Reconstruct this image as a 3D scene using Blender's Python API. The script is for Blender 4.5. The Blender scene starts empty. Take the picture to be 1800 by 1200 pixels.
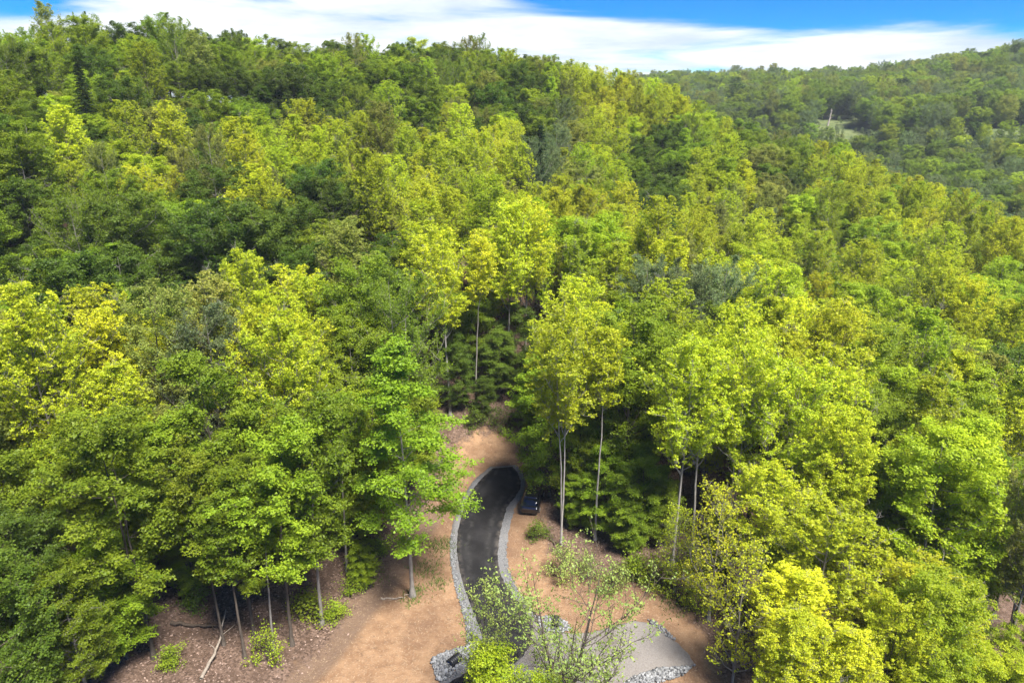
import bpy, math, random
import numpy as np

SC = bpy.context.scene
COL = SC.collection
rng = np.random.default_rng(11)
random.seed(11)
rad = math.radians

# ------------------------------------------------------------------ camera
CAM_Z, PITCH, FPX = 36.0, 18.0, 1216.0           # focal length in pixels of an 1800 px wide frame
cd = bpy.data.cameras.new('camera')
cam = bpy.data.objects.new('camera', cd)
COL.objects.link(cam)
cam.location = (0, 0, CAM_Z)
cam.rotation_euler = (rad(90 - PITCH), 0, 0)
cd.sensor_width = 36.0
cd.lens = 36.0 * FPX / 1800.0
cd.clip_start, cd.clip_end = 0.5, 5000
SC.camera = cam

# ------------------------------------------------------------------ world, sun, exposure
SUN_AZ, SUN_EL = rad(144), rad(60)               # clockwise from the view direction (+Y), above the horizon
w = bpy.data.worlds.new('World')
SC.world = w
w.use_nodes = True
nt = w.node_tree
nt.nodes.clear()
def N(tree, kind, **kw):
    n = tree.nodes.new(kind)
    for k, v in kw.items():
        if k.startswith('i_'):
            key = k[2:]
            n.inputs[int(key) if key.isdigit() else key.replace('_', ' ')].default_value = v
        else:
            setattr(n, k, v)
    return n
def math_n(tree, op, a, b=None, clamp=False):
    n = tree.nodes.new('ShaderNodeMath'); n.operation = op; n.use_clamp = clamp
    for i, v in enumerate((a, b)):
        if v is None: continue
        if isinstance(v, (int, float)): n.inputs[i].default_value = v
        else: tree.links.new(v, n.inputs[i])
    return n.outputs[0]
def smooth_n(tree, val, lo, hi):
    n = tree.nodes.new('ShaderNodeMapRange'); n.interpolation_type = 'SMOOTHSTEP'
    n.inputs['From Min'].default_value = lo; n.inputs['From Max'].default_value = hi
    tree.links.new(val, n.inputs['Value'])
    return n.outputs['Result']
def mix_n(tree, fac, a, b, blend='MIX'):
    n = tree.nodes.new('ShaderNodeMix'); n.data_type = 'RGBA'; n.blend_type = blend
    for key, v in ((0, fac), (6, a), (7, b)):
        if isinstance(v, (int, float)): n.inputs[key].default_value = v
        elif isinstance(v, (tuple, list)): n.inputs[key].default_value = (*v[:3], 1)
        else: tree.links.new(v, n.inputs[key])
    return n.outputs[2]

sky = N(nt, 'ShaderNodeTexSky', sky_type='NISHITA', sun_disc=False, sun_elevation=SUN_EL,
        sun_rotation=SUN_AZ, altitude=500, air_density=1.0, dust_density=0.2, ozone_density=2.0)
deep = N(nt, 'ShaderNodeHueSaturation', i_Hue=0.515, i_Saturation=2.4, i_Value=0.33)
nt.links.new(sky.outputs[0], deep.inputs['Color'])
tc = N(nt, 'ShaderNodeTexCoord')
sep = N(nt, 'ShaderNodeSeparateXYZ')
nt.links.new(tc.outputs['Generated'], sep.inputs[0])
dx, dy, dz = sep.outputs
zz = math_n(nt, 'MAXIMUM', math_n(nt, 'ADD', dz, 0.05), 0.02)
px = math_n(nt, 'DIVIDE', dx, zz)
py = math_n(nt, 'DIVIDE', dy, zz)
cmb = N(nt, 'ShaderNodeCombineXYZ')
nt.links.new(px, cmb.inputs[0]); nt.links.new(py, cmb.inputs[1])
n1 = N(nt, 'ShaderNodeTexNoise', i_Scale=0.42, i_Detail=7.0, i_Roughness=0.55, i_Distortion=0.5)
nt.links.new(cmb.outputs[0], n1.inputs['Vector'])
# thin high cloud everywhere, breaking up higher in the sky; banks lie low over the hills
az = math_n(nt, 'ARCTAN2', dx, dy)
edge = math_n(nt, 'ADD', math_n(nt, 'MULTIPLY', math_n(nt, 'SUBTRACT', az, 0.0), -0.085), 0.136)
over = math_n(nt, 'SUBTRACT', dz, edge)           # height above the edge of the low cloud bank
open_r = math_n(nt, 'MULTIPLY', smooth_n(nt, over, -0.018, 0.020), smooth_n(nt, az, -0.10, 0.06))
open_l = math_n(nt, 'MULTIPLY', smooth_n(nt, dz, 0.092, 0.122), smooth_n(nt, math_n(nt, 'MULTIPLY', az, -1.0), 0.47, 0.60))
opn = math_n(nt, 'MAXIMUM', open_r, open_l)
cov = math_n(nt, 'SUBTRACT', math_n(nt, 'ADD', math_n(nt, 'MULTIPLY', n1.outputs['Fac'], 1.9), -0.32), math_n(nt, 'MULTIPLY', opn, 0.64))
cloud = smooth_n(nt, cov, 0.18, 0.62)
n2 = N(nt, 'ShaderNodeTexNoise', i_Scale=0.55, i_Detail=6.0, i_Roughness=0.6)
nt.links.new(cmb.outputs[0], n2.inputs['Vector'])
ccol = mix_n(nt, smooth_n(nt, n2.outputs['Fac'], 0.30, 0.62), (1.55, 1.85, 2.2), (2.6, 2.7, 2.8))
skycol = mix_n(nt, cloud, mix_n(nt, 1.0, deep.outputs[0], (0.10, 0.95, 1.15), 'MULTIPLY'), ccol)
bg = N(nt, 'ShaderNodeBackground', i_Strength=0.15)
nt.links.new(skycol, bg.inputs['Color'])
wo = N(nt, 'ShaderNodeOutputWorld')
nt.links.new(bg.outputs[0], wo.inputs['Surface'])

sd = bpy.data.lights.new('sun', 'SUN')
sd.energy = 4.6
sd.angle = rad(18)
sd.color = (1.0, 0.97, 0.90)
sun = bpy.data.objects.new('sun', sd)
COL.objects.link(sun)
sun.location = (60, -10, 120)
sun.rotation_euler = (rad(90) - SUN_EL, 0, -SUN_AZ + math.pi)

vs = SC.view_settings
vs.view_transform = 'Standard'; vs.look = 'None'; vs.gamma = 1.0; vs.use_curve_mapping = False
vs.exposure = 1.56
cy = SC.cycles
cy.max_bounces = 6; cy.diffuse_bounces = 3; cy.glossy_bounces = 2; cy.transmission_bounces = 4
cy.transparent_max_bounces = 4; cy.volume_bounces = 0; cy.caustics_reflective = False; cy.caustics_refractive = False
cy.use_denoising = True

# ------------------------------------------------------------------ helpers
def ray(u, v):
    y = (v - 600) / FPX; p = rad(PITCH)
    return np.array([(u - 900) / FPX, math.cos(p) - y * math.sin(p), -math.sin(p) - y * math.cos(p)])
def project(x, y, z):
    p = rad(PITCH); c, s = math.cos(p), math.sin(p)
    zz = np.asarray(z) - CAM_Z
    d = np.asarray(y) * c - zz * s
    up = np.asarray(y) * s + zz * c
    return 900 + FPX * np.asarray(x) / d, 600 - FPX * up / d, d

def mesh_np(name, V, F, mat=None, smooth=False, attrs=None):
    """V (n,3); F (m,k) array, or list of such arrays of different k"""
    me = bpy.data.meshes.new(name)
    Fs = F if isinstance(F, list) else [F]
    loops = np.concatenate([f.ravel() for f in Fs]).astype(np.int32)
    tot = np.concatenate([np.full(len(f), f.shape[1], np.int32) for f in Fs])
    me.vertices.add(len(V)); me.loops.add(len(loops)); me.polygons.add(len(tot))
    me.vertices.foreach_set('co', np.asarray(V, np.float32).ravel())
    me.loops.foreach_set('vertex_index', loops)
    me.polygons.foreach_set('loop_start', np.concatenate([[0], np.cumsum(tot)[:-1]]).astype(np.int32))
    if smooth:
        me.polygons.foreach_set('use_smooth', np.ones(len(tot), bool))
    for an, (dom, arr) in (attrs or {}).items():
        a = me.attributes.new(an, 'FLOAT', dom)
        a.data.foreach_set('value', np.asarray(arr, np.float32))
    me.update(calc_edges=True); me.validate()
    if mat: me.materials.append(mat)
    return me
def link(name, me, parent=None, loc=None):
    o = bpy.data.objects.new(name, me); COL.objects.link(o)
    if parent: o.parent = parent
    if loc is not None: o.location = loc
    return o
def empty(name, loc=(0, 0, 0), rz=0.0, s=1.0):
    o = bpy.data.objects.new(name, None); COL.objects.link(o)
    o.empty_display_size = 0.5
    o.location = loc; o.rotation_euler = (0, 0, rz); o.scale = (s, s, s)
    return o
def tag(o, label=None, cat=None, group=None, kind=None):
    if label: o['label'] = label
    if cat: o['category'] = cat
    if group: o['group'] = group
    if kind: o['kind'] = kind
    return o

def tubes(P, R, sides):
    n, k, _ = P.shape
    T = np.gradient(P, axis=1)
    T /= np.linalg.norm(T, axis=2, keepdims=True) + 1e-9
    ref = np.where(np.abs(T[:, :1, 2:3]) > 0.8, np.array([1.0, 0, 0]), np.array([0, 0, 1.0]))
    U = np.cross(T, ref); U /= np.linalg.norm(U, axis=2, keepdims=True) + 1e-9
    W = np.cross(T, U)
    a = np.arange(sides) * 2 * math.pi / sides
    V = P[:, :, None] + R[:, :, None, None] * (np.cos(a)[:, None] * U[:, :, None] + np.sin(a)[:, None] * W[:, :, None])
    idx = np.arange(n * k * sides).reshape(n, k, sides)
    a0, b0 = idx[:, :-1], idx[:, 1:]
    F = np.stack([a0, np.roll(a0, -1, 2), np.roll(b0, -1, 2), b0], -1).reshape(-1, 4)
    return V.reshape(-1, 3), F
class Acc:
    def __init__(s): s.V, s.F, s.n = [], [], 0
    def add(s, V, F): s.V.append(V); s.F.append(F + s.n); s.n += len(V)
    def get(s): return np.concatenate(s.V), np.concatenate(s.F)
def inside(poly, x, y):
    poly = np.asarray(poly); r = np.zeros(np.shape(x), bool); j = len(poly) - 1
    for i in range(len(poly)):
        xi, yi = poly[i]; xj, yj = poly[j]
        c = ((yi > y) != (yj > y)) & (x < (xj - xi) * (y - yi) / (yj - yi + 1e-12) + xi)
        r ^= c; j = i
    return r
def dist_line(poly, x, y, closed=True):
    poly = np.asarray(poly, float); d = np.full(np.shape(x), 1e9)
    m = len(poly) if closed else len(poly) - 1
    for i in range(m):
        a, b = poly[i], poly[(i + 1) % len(poly)]
        ab = b - a; L = ab @ ab + 1e-12
        t = np.clip(((x - a[0]) * ab[0] + (y - a[1]) * ab[1]) / L, 0, 1)
        d = np.minimum(d, np.hypot(x - a[0] - t * ab[0], y - a[1] - t * ab[1]))
    return d
def sdist(poly, x, y):
    d = dist_line(poly, x, y); return np.where(inside(poly, x, y), d, -d)
def wav(x, y, f, s):
    r = np.random.default_rng(s); o = 0
    for i in range(6):
        a = r.uniform(0, 6.283); k = f * r.uniform(.6, 1.7)
        o = o + np.sin(k * (x * math.cos(a) + y * math.sin(a)) + r.uniform(0, 6.28))
    return o / 3.0
def sstep(x, a, b):
    t = np.clip((x - a) / (b - a), 0, 1); return t * t * (3 - 2 * t)

# ------------------------------------------------------------------ terrain
def polar(u, R):
    a = (u - 900) / FPX; b = 1.07; L = math.hypot(a, b)
    return a / L * R, b / L * R
CP = [(0,20,0),(-20,15,.5),(25,15,-2),(0,37,0),(0,45,0),(0,55,.15),(-3,62,.4),(-1,66,.6),(-8,46,.2),(-14,42,.5),(-25,40,1.4),(-40,40,3),(-60,45,7),
      (10,40,0),(15,45,-.2),(25,40,-2),(38,40,-4),(58,45,-7),(4,52,.2),(9,58,.3),(18,60,-.5),(40,65,-3.5),(60,70,-5),
      (-3,70,2.4),(-2,75,4),(6,73,2.2),(-12,66,2.6),(-22,60,3),(-40,62,6),(-62,72,12),(-25,80,8.5),(-50,86,16),
      (0,90,8),(0,112,15.5),(0,142,25.5),(25,85,3),(42,95,2)]
for u, R, z in ((0,125,30.6),(200,133,31.0),(310,145,37.5),(450,155,36.5),(600,165,37),(750,172,37.5),(900,180,37.6),(1050,195,34.4),(1150,203,29.5),
                (1300,200,20),(1400,190,19.2),(1500,180,14.5),(1650,160,7.5),(1800,140,4.5),(1950,120,1),(-250,105,23.5),
                (450,98,14),(450,128,24),(250,100,17),(1150,110,7),(1150,155,17.5),(1300,105,4.5),(1300,150,12.5),(1500,110,2),(1500,145,8),(1700,110,0),
                (0,190,32),(300,220,33),(600,240,30),(900,250,27),(1150,260,17),(1300,255,10),(1500,240,4),(1650,220,1),(1800,200,-1),
                (1150,330,10),(1300,320,6),(1500,300,4),(1700,300,4),(1900,300,4),
                (1150,400,18),(1300,390,25),(1480,345,8),(1480,385,25.5),(1480,415,32),(1480,445,37.5),(1650,395,27),(1790,400,29),(1790,430,31),(2000,400,28),(1300,430,33),
                (1150,640,54),(1300,620,54.5),(1400,615,54),(1500,615,54.5),(1650,605,60),(1800,600,67),(2000,600,78),(1000,650,52),
                (1300,520,45),(1500,520,45),(1800,510,49),(1300,760,45),(1800,760,60),(600,500,30),(0,400,36)):
    x, y = polar(u, R); CP.append((x, y, z))
for x, y, z in ((-1200,-300,20),(1200,-300,-10),(-1200,1300,30),(1200,1300,40),(0,1400,40),(-1200,500,30),(1200,500,40),(0,-300,0),(0,-80,-1),(-60,0,6),(60,0,-7)):
    CP.append((x, y, z))
CP = np.array(CP, float)
def phi(r): return r * r * np.log(r + 1e-6)
_n = len(CP); _S = 100.0
_X = CP[:, :2] / _S
_A = np.zeros((_n + 3, _n + 3))
_A[:_n, :_n] = phi(np.hypot(_X[:, None, 0] - _X[None, :, 0], _X[:, None, 1] - _X[None, :, 1])) + np.eye(_n) * 2e-4
_A[:_n, _n] = 1; _A[:_n, _n + 1:] = _X; _A[_n, :_n] = 1; _A[_n + 1:, :_n] = _X.T
_W = np.linalg.solve(_A, np.concatenate([CP[:, 2], [0, 0, 0]]))
def base_h(x, y):
    x = np.asarray(x, float); y = np.asarray(y, float); sh = x.shape
    X, Y = x.ravel() / _S, y.ravel() / _S
    o = _W[_n] + _W[_n + 1] * X + _W[_n + 2] * Y
    for i in range(_n):
        o = o + _W[i] * phi(np.hypot(X - _X[i, 0], Y - _X[i, 1]))
    return o.reshape(sh)
def hit(u, v, h=base_h):
    d = ray(u, v); t = CAM_Z / -d[2] if d[2] < -0.02 else 400.0
    for _ in range(12):
        z = float(h(np.array([d[0] * t]), np.array([d[1] * t]))[0])
        t = (z - CAM_Z) / d[2]
    return d[0] * t, d[1] * t
def hits(pts): return [hit(u, v) for u, v in pts]
def Z(pts): return [(600 + a / 2.4, 700 + b / 2.4) for a, b in pts]

drive_L = hits(Z([(640,296),(590,340),(555,385),(525,440),(505,500),(490,570),(486,640),(497,720),(515,790),(540,860),(565,920),(590,985),(600,1040),(585,1095),(550,1140),(500,1175),(440,1210),(330,1270),(180,1350)]))
drive_R = hits(Z([(722,289),(747,318),(762,362),(740,410),(702,450),(684,510),(670,570),(660,640),(660,700),(680,770),(720,830),(760,880),(800,930),(812,975),(800,1040),(765,1090),(715,1135),(610,1220),(450,1330)]))
shL = hits(Z([(628,288),(572,330),(538,372),(505,430),(478,500),(460,570),(458,640),(468,740),(488,830),(512,900),(524,960),(530,1020),(535,1060),(530,1100),(490,1140),(440,1180),(380,1215),(270,1275),(120,1350)]))
shR = hits(Z([(733,281),(762,308),(782,358),(766,412),(740,442),(725,490),(712,540),(700,600),(697,660),(705,720),(735,800),(785,870),(835,930),(850,975),(840,1040),(800,1090),(745,1140),(640,1230),(480,1340)]))
pad = hits(Z([(800,935),(900,985),(980,990),(1060,990),(1180,945),(1290,935),(1360,980),(1430,1040),(1480,1090),(1490,1125),(1440,1160),(1330,1195),(1210,1235),(1080,1290),(900,1320),(760,1280),(660,1200),(730,1120),(790,1060),(800,990)]))
rip_a = hits(Z([(378,1105),(420,1080),(500,1055),(548,1038),(545,1085),(500,1130),(440,1190),(405,1195)]))
rip_b = hits(Z([(822,925),(900,918),(950,945),(972,975),(930,990),(870,985),(830,960)]))
rip_c = hits(Z([(1490,1128),(1440,1170),(1330,1205),(1200,1245),(1150,1240),(1230,1175),(1340,1140),(1440,1135)]))
rip_d = hits(Z([(1290,932),(1330,945),(1380,985),(1412,1020),(1400,1025),(1350,990),(1310,955)]))
clear = hits([(430,1330),(500,1200),(580,1125),(630,1040),(690,955),(760,880),(790,800),(830,765),(870,758),(905,768),(925,820),(955,890),(962,970),(1000,1000),(1150,1030),(1215,1080),(1262,1140),(1280,1200),(1300,1330)])
track = hits([(470,1230),(560,1160),(640,1060),(700,985),(760,900)])
drive_poly = np.array(shL + shR[::-1])
paved = [drive_poly, np.array(pad)]
def height(x, y):
    x = np.asarray(x, float); y = np.asarray(y, float)
    h = base_h(x, y)
    near = (np.abs(x) < 60) & (y > 25) & (y < 95)
    amp = np.full(x.shape, 0.35)
    if near.any():
        xs, ys = x[near], y[near]
        dd = np.maximum(sdist(paved[0], xs, ys), sdist(paved[1], xs, ys))
        k = sstep(-dd, 0.4, 4.0)
        cl = sstep(sdist(clear, xs, ys), -3, 2)
        amp[near] = k * (0.30 - 0.22 * cl)
        tr = dist_line(track, xs, ys, False)
        h[near] -= np.exp(-(tr / 1.3) ** 2) * (0.10 + 0.07 * np.cos(tr * 7.0)) * k
        # rough cut bank above the end of the drive
        bk = sstep(ys, 66.5, 69) * (1 - sstep(ys, 74, 78)) * np.exp(-((xs + 2) / 7) ** 2)
        h[near] += bk * 0.3 * wav(xs, ys, 1.7, 5)
    return h + amp * (wav(x, y, 0.5, 1) + 0.35 * wav(x, y, 1.6, 2))
def H1(x, y): return float(height(np.array([x]), np.array([y]))[0])

def axis(lo_f, hi_f, step, lo, hi, grow):
    a = list(np.arange(lo_f, hi_f + 1e-6, step)); s = step
    while a[-1] < hi: s = min(s * grow, 60); a.append(a[-1] + s)
    s = step
    while a[0] > lo: s = min(s * grow, 60); a.insert(0, a[0] - s)
    return np.array(a)
gx = axis(-30, 26, 0.4, -1200, 1200, 1.07); gy = axis(30, 80, 0.4, -250, 1400, 1.06)
GX, GY = np.meshgrid(gx, gy)
GZ = height(GX, GY)
m_dirt = np.zeros(GX.shape); nr = (np.abs(GX) < 60) & (GY > 15) & (GY < 95)
m_dirt[nr] = np.clip(0.5 + sdist(clear, GX[nr], GY[nr]) / 5.0, 0, 1)
m_trk = np.zeros(GX.shape); m_trk[nr] = np.exp(-(dist_line(track, GX[nr], GY[nr], False) / 1.5) ** 2)
mead1 = [polar(u, R) for u, R in ((1455,380),(1447,405),(1466,424),(1498,418),(1528,404),(1552,392),(1545,380))]
mead2 = [polar(u, R) for u, R in ((1700,388),(1730,414),(2050,420),(2050,380))]
fr = (GY > 250) & (GY < 600)
m_mead = np.clip((np.hypot(GX, GY) - 250) / 40, 0, 1)       # grassland and meadow beyond the near hill

# ------------------------------------------------------------------ materials
def new_mat(name):
    m = bpy.data.materials.new(name); m.use_nodes = True
    t = m.node_tree; t.nodes.clear()
    out = t.nodes.new('ShaderNodeOutputMaterial')
    return m, t, out
def principled(t, out, col, rough=0.85, spec=0.2, bump=None, bump_d=0.05, metal=0.0):
    p = t.nodes.new('ShaderNodeBsdfPrincipled')
    if isinstance(col, tuple): p.inputs['Base Color'].default_value = (*col, 1)
    else: t.links.new(col, p.inputs['Base Color'])
    if isinstance(rough, (int, float)): p.inputs['Roughness'].default_value = rough
    else: t.links.new(rough, p.inputs['Roughness'])
    p.inputs['Specular IOR Level'].default_value = spec
    p.inputs['Metallic'].default_value = metal
    if bump is not None:
        b = t.nodes.new('ShaderNodeBump'); b.inputs['Distance'].default_value = bump_d
        t.links.new(bump, b.inputs['Height']); t.links.new(b.outputs[0], p.inputs['Normal'])
    if out: t.links.new(p.outputs[0], out.inputs['Surface'])
    return p
def noise(t, scale, detail=5, rough=0.6, vec=None):
    n = N(t, 'ShaderNodeTexNoise', i_Scale=scale, i_Detail=detail, i_Roughness=rough)
    if vec is None:
        g = t.nodes.new('ShaderNodeNewGeometry'); vec = g.outputs['Position']
    t.links.new(vec, n.inputs['Vector'])
    return n.outputs['Fac']
def attr(t, name):
    a = t.nodes.new('ShaderNodeAttribute'); a.attribute_name = name; return a.outputs['Fac']

def mat_ground():
    m, t, out = new_mat('ground')
    nb, nm, nf = noise(t, 0.12, 4), noise(t, 0.9, 6), noise(t, 7.0, 6, 0.7)
    vor = N(t, 'ShaderNodeTexVoronoi', i_Scale=7.5)
    g = t.nodes.new('ShaderNodeNewGeometry'); t.links.new(g.outputs['Position'], vor.inputs['Vector'])
    sv = t.nodes.new('ShaderNodeSeparateColor'); t.links.new(vor.outputs['Color'], sv.inputs[0])
    litter = mix_n(t, sv.outputs[0], (0.062, 0.040, 0.028), (0.185, 0.122, 0.090))
    litter = mix_n(t, smooth_n(t, nm, 0.4, 0.75), litter, (0.075, 0.047, 0.032))
    dirt = mix_n(t, smooth_n(t, nm, 0.35, 0.65), (0.200, 0.114, 0.063), (0.280, 0.170, 0.096))
    dirt = mix_n(t, smooth_n(t, nb, 0.45, 0.65), dirt, (0.150, 0.086, 0.052))
    dirt = mix_n(t, smooth_n(t, nf, 0.52, 0.72), dirt, (0.33, 0.23, 0.150))
    dirt = mix_n(t, smooth_n(t, nf, 0.42, 0.28), dirt, (0.14, 0.08, 0.05))
    nr = noise(t, 2.6, 8, 0.75)
    dirt = mix_n(t, math_n(t, 'MULTIPLY', smooth_n(t, nr, 0.54, 0.70), 0.75), dirt, (0.105, 0.066, 0.044))
    trk = math_n(t, 'MULTIPLY', smooth_n(t, attr(t, 'track'), 0.25, 0.75), 0.8)
    dirt = mix_n(t, trk, dirt, mix_n(t, nf, (0.07, 0.045, 0.03), (0.19, 0.13, 0.095)))
    e = math_n(t, 'ADD', attr(t, 'dirt'), math_n(t, 'MULTIPLY', math_n(t, 'SUBTRACT', nm, 0.5), 0.9))
    c = mix_n(t, smooth_n(t, e, 0.38, 0.62), litter, dirt)
    mead = mix_n(t, smooth_n(t, noise(t, 0.11, 7, 0.75), 0.3, 0.7), (0.060, 0.088, 0.026), (0.135, 0.150, 0.060))
    c = mix_n(t, smooth_n(t, attr(t, 'meadow'), 0.4, 0.6), c, mead)
    principled(t, out, c, 0.95, 0.1, math_n(t, 'ADD', nf, nm), 0.10)
    return m
def mat_asphalt():
    m, t, out = new_mat('fresh_asphalt')
    nb, nf = noise(t, 0.6, 5), noise(t, 30.0, 3, 0.7)
    c = mix_n(t, smooth_n(t, nb, 0.35, 0.7), (0.012, 0.0112, 0.0112), (0.023, 0.0215, 0.0215))
    c = mix_n(t, smooth_n(t, nf, 0.58, 0.8), c, (0.055, 0.053, 0.052))
    ac = attr(t, 'across'); w1 = math_n(t, 'ABSOLUTE', math_n(t, 'SUBTRACT', ac, 0.5))
    lanes = smooth_n(t, math_n(t, 'ABSOLUTE', math_n(t, 'SUBTRACT', w1, 0.24)), 0.12, 0.0)
    nd = noise(t, 1.4, 6, 0.7)
    c = mix_n(t, math_n(t, 'MULTIPLY', lanes, smooth_n(t, nd, 0.40, 0.7)), c, (0.036, 0.034, 0.032))
    rim = math_n(t, 'MULTIPLY', smooth_n(t, w1, 0.36, 0.5), smooth_n(t, nd, 0.42, 0.62))
    c = mix_n(t, rim, c, (0.10, 0.085, 0.072))
    principled(t, out, c, 0.92, 0.12, nf, 0.015)
    return m
def mat_gravel(name, a, b, c3):
    m, t, out = new_mat(name)
    nf, nb = noise(t, 9.0, 6, 0.75), noise(t, 0.35, 5)
    c = mix_n(t, smooth_n(t, nf, 0.3, 0.7), a, b)
    c = mix_n(t, smooth_n(t, nb, 0.48, 0.72), c, c3)
    principled(t, out, c, 0.95, 0.15, nf, 0.05)
    return m
def mat_stone():
    m, t, out = new_mat('riprap_stone')
    c = mix_n(t, attr(t, 'tone'), (0.05, 0.05, 0.051), (0.29, 0.288, 0.284))
    principled(t, out, c, 0.8, 0.3, noise(t, 18, 4), 0.02)
    return m
def mat_plain(name, a, b, scale=8.0, rough=0.8, spec=0.2):
    m, t, out = new_mat(name)
    principled(t, out, mix_n(t, noise(t, scale, 4), a, b), rough, spec)
    return m
def mat_leaf():
    m, t, out = new_mat('leaf')
    oi = t.nodes.new('ShaderNodeObjectInfo')
    ta = t.nodes.new('ShaderNodeAttribute'); ta.attribute_type = 'INSTANCER'; ta.attribute_name = 'tint'
    tone = attr(t, 'tone')
    hs = N(t, 'ShaderNodeHueSaturation')
    r1 = math_n(t, 'FRACT', math_n(t, 'MULTIPLY', oi.outputs['Random'], 7.31))
    t.links.new(math_n(t, 'ADD', 0.490, math_n(t, 'MULTIPLY', oi.outputs['Random'], 0.017)), hs.inputs['Hue'])
    t.links.new(math_n(t, 'ADD', 0.80, math_n(t, 'MULTIPLY', r1, 0.40)), hs.inputs['Value'])
    t.links.new(ta.outputs['Color'], hs.inputs['Color'])
    c = hs.outputs[0]
    lo = mix_n(t, 1.0, c, (0.68, 0.80, 0.80), 'MULTIPLY')
    hi = mix_n(t, 1.0, c, (1.42, 1.24, 1.12), 'MULTIPLY')
    c = mix_n(t, tone, lo, hi)
    p = principled(t, None, c, 0.5, 0.22)
    tr = t.nodes.new('ShaderNodeBsdfTranslucent')
    t.links.new(mix_n(t, 1.0, c, (1.15, 1.15, 0.6), 'MULTIPLY'), tr.inputs['Color'])
    ms = t.nodes.new('ShaderNodeMixShader'); ms.inputs[0].default_value = 0.42
    t.links.new(p.outputs[0], ms.inputs[1]); t.links.new(tr.outputs[0], ms.inputs[2])
    t.links.new(ms.outputs[0], out.inputs['Surface'])
    return m
def mat_bark():
    m, t, out = new_mat('bark')
    oi = t.nodes.new('ShaderNodeObjectInfo')
    g = t.nodes.new('ShaderNodeTexCoord'); mp = N(t, 'ShaderNodeMapping'); mp.inputs['Scale'].default_value = (9, 9, 1.6)
    t.links.new(g.outputs['Object'], mp.inputs[0])
    nf = noise(t, 1.0, 6, 0.7, mp.outputs[0])
    c = mix_n(t, smooth_n(t, nf, 0.3, 0.7), mix_n(t, 1.0, oi.outputs['Color'], (0.5, 0.48, 0.46), 'MULTIPLY'), oi.outputs['Color'])
    principled(t, out, c, 0.9, 0.15, nf, 0.03)
    return m
M_LEAF, M_BARK, M_STONE = mat_leaf(), mat_bark(), mat_stone()
M_ASPH = mat_asphalt()
M_SHOULDER = mat_gravel('gravel_shoulder', (0.085, 0.082, 0.082), (0.20, 0.195, 0.193), (0.165, 0.145, 0.128))
M_PAD = mat_gravel('gravel_pad', (0.150, 0.132, 0.118), (0.215, 0.194, 0.177), (0.128, 0.108, 0.095))

# ------------------------------------------------------------------ ground and paved surfaces
def grid_faces(r, c):
    i = np.arange(r * c).reshape(r, c)
    return np.stack([i[:-1, :-1], i[:-1, 1:], i[1:, 1:], i[1:, :-1]], -1).reshape(-1, 4)
me = mesh_np('ground', np.stack([GX, GY, GZ], -1).reshape(-1, 3), grid_faces(*GX.shape), mat_ground(), True,
             {'dirt': ('POINT', m_dirt.ravel()), 'track': ('POINT', m_trk.ravel()), 'meadow': ('POINT', m_mead.ravel())})
tag(link('ground', me), kind='structure')
def resample(P, n):
    P = np.array(P, float)
    for _ in range(2):                                # one corner-cutting pass each, keeps the curve smooth
        Q = np.empty((2 * len(P) - 2, 2)); Q[0::2] = P[:-1] * .75 + P[1:] * .25; Q[1::2] = P[:-1] * .25 + P[1:] * .75
        P = np.vstack([P[:1], Q, P[-1:]])
    s = np.concatenate([[0], np.cumsum(np.hypot(*np.diff(P, axis=0).T))])
    t = np.linspace(0, s[-1], n)
    return np.stack([np.interp(t, s, P[:, 0]), np.interp(t, s, P[:, 1])], -1)
def ribbon(name, L, R, n, k, up, mat, rag):
    L, R = resample(L, n), resample(R, n)
    a = rng.normal(0, rag, (n, 2)); 
    s = np.linspace(0, 1, k)[None, :, None]
    P = (L + a * 0.6)[:, None] * (1 - s) + (R + a[::-1])[:, None] * s
    z = height(P[..., 0], P[..., 1]) + up
    z[:, 0] -= up + 0.06; z[:, -1] -= up + 0.06; z[0] -= up + 0.06
    # narrow skirts: pull the first inner column out to the edge
    P[:, 1] = P[:, 0] * 0.93 + P[:, 1] * 0.07; P[:, -2] = P[:, -1] * 0.93 + P[:, -2] * 0.07
    P[1] = P[0] * 0.9 + P[1] * 0.1
    zz = height(P[..., 0], P[..., 1]) + up
    z[1:, 1:-1] = zz[1:, 1:-1]
    V = np.concatenate([P, z[..., None]], -1).reshape(-1, 3)
    o = link(name, mesh_np(name, V, grid_faces(n, k)[:, ::-1], mat, True, {'across': ('POINT', np.tile(np.linspace(0, 1, k), n))})); tag(o, kind='structure'); return o
ribbon('gravel_shoulder', shL, shR, 130, 26, 0.035, M_SHOULDER, 0.05)
ribbon('driveway', drive_L, drive_R, 130, 22, 0.09, M_ASPH, 0.035)
def patch(name, poly, up, mat, rings=12, n=110, rag=0.05):
    P = np.array(poly + poly[:1], float)
    B = resample(P, n + 1)[:-1]; B = B + rng.normal(0, rag, B.shape)
    c = B.mean(0); f = np.concatenate([[1.0, 0.985], np.linspace(0.94, 0.02, rings)])
    G = c + (B - c)[None] * f[:, None, None]
    z = height(G[..., 0], G[..., 1]) + up; z[0] -= up + 0.05
    V = np.concatenate([G, z[..., None]], -1).reshape(-1, 3)
    i = np.arange(len(f) * n).reshape(len(f), n)
    F = np.stack([i[:-1], np.roll(i[:-1], -1, 1), np.roll(i[1:], -1, 1), i[1:]], -1).reshape(-1, 4)
    o = link(name, mesh_np(name, V, F, mat, True)); tag(o, kind='structure'); return o
patch('gravel_pad', pad, 0.055, M_PAD, 22)

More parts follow.
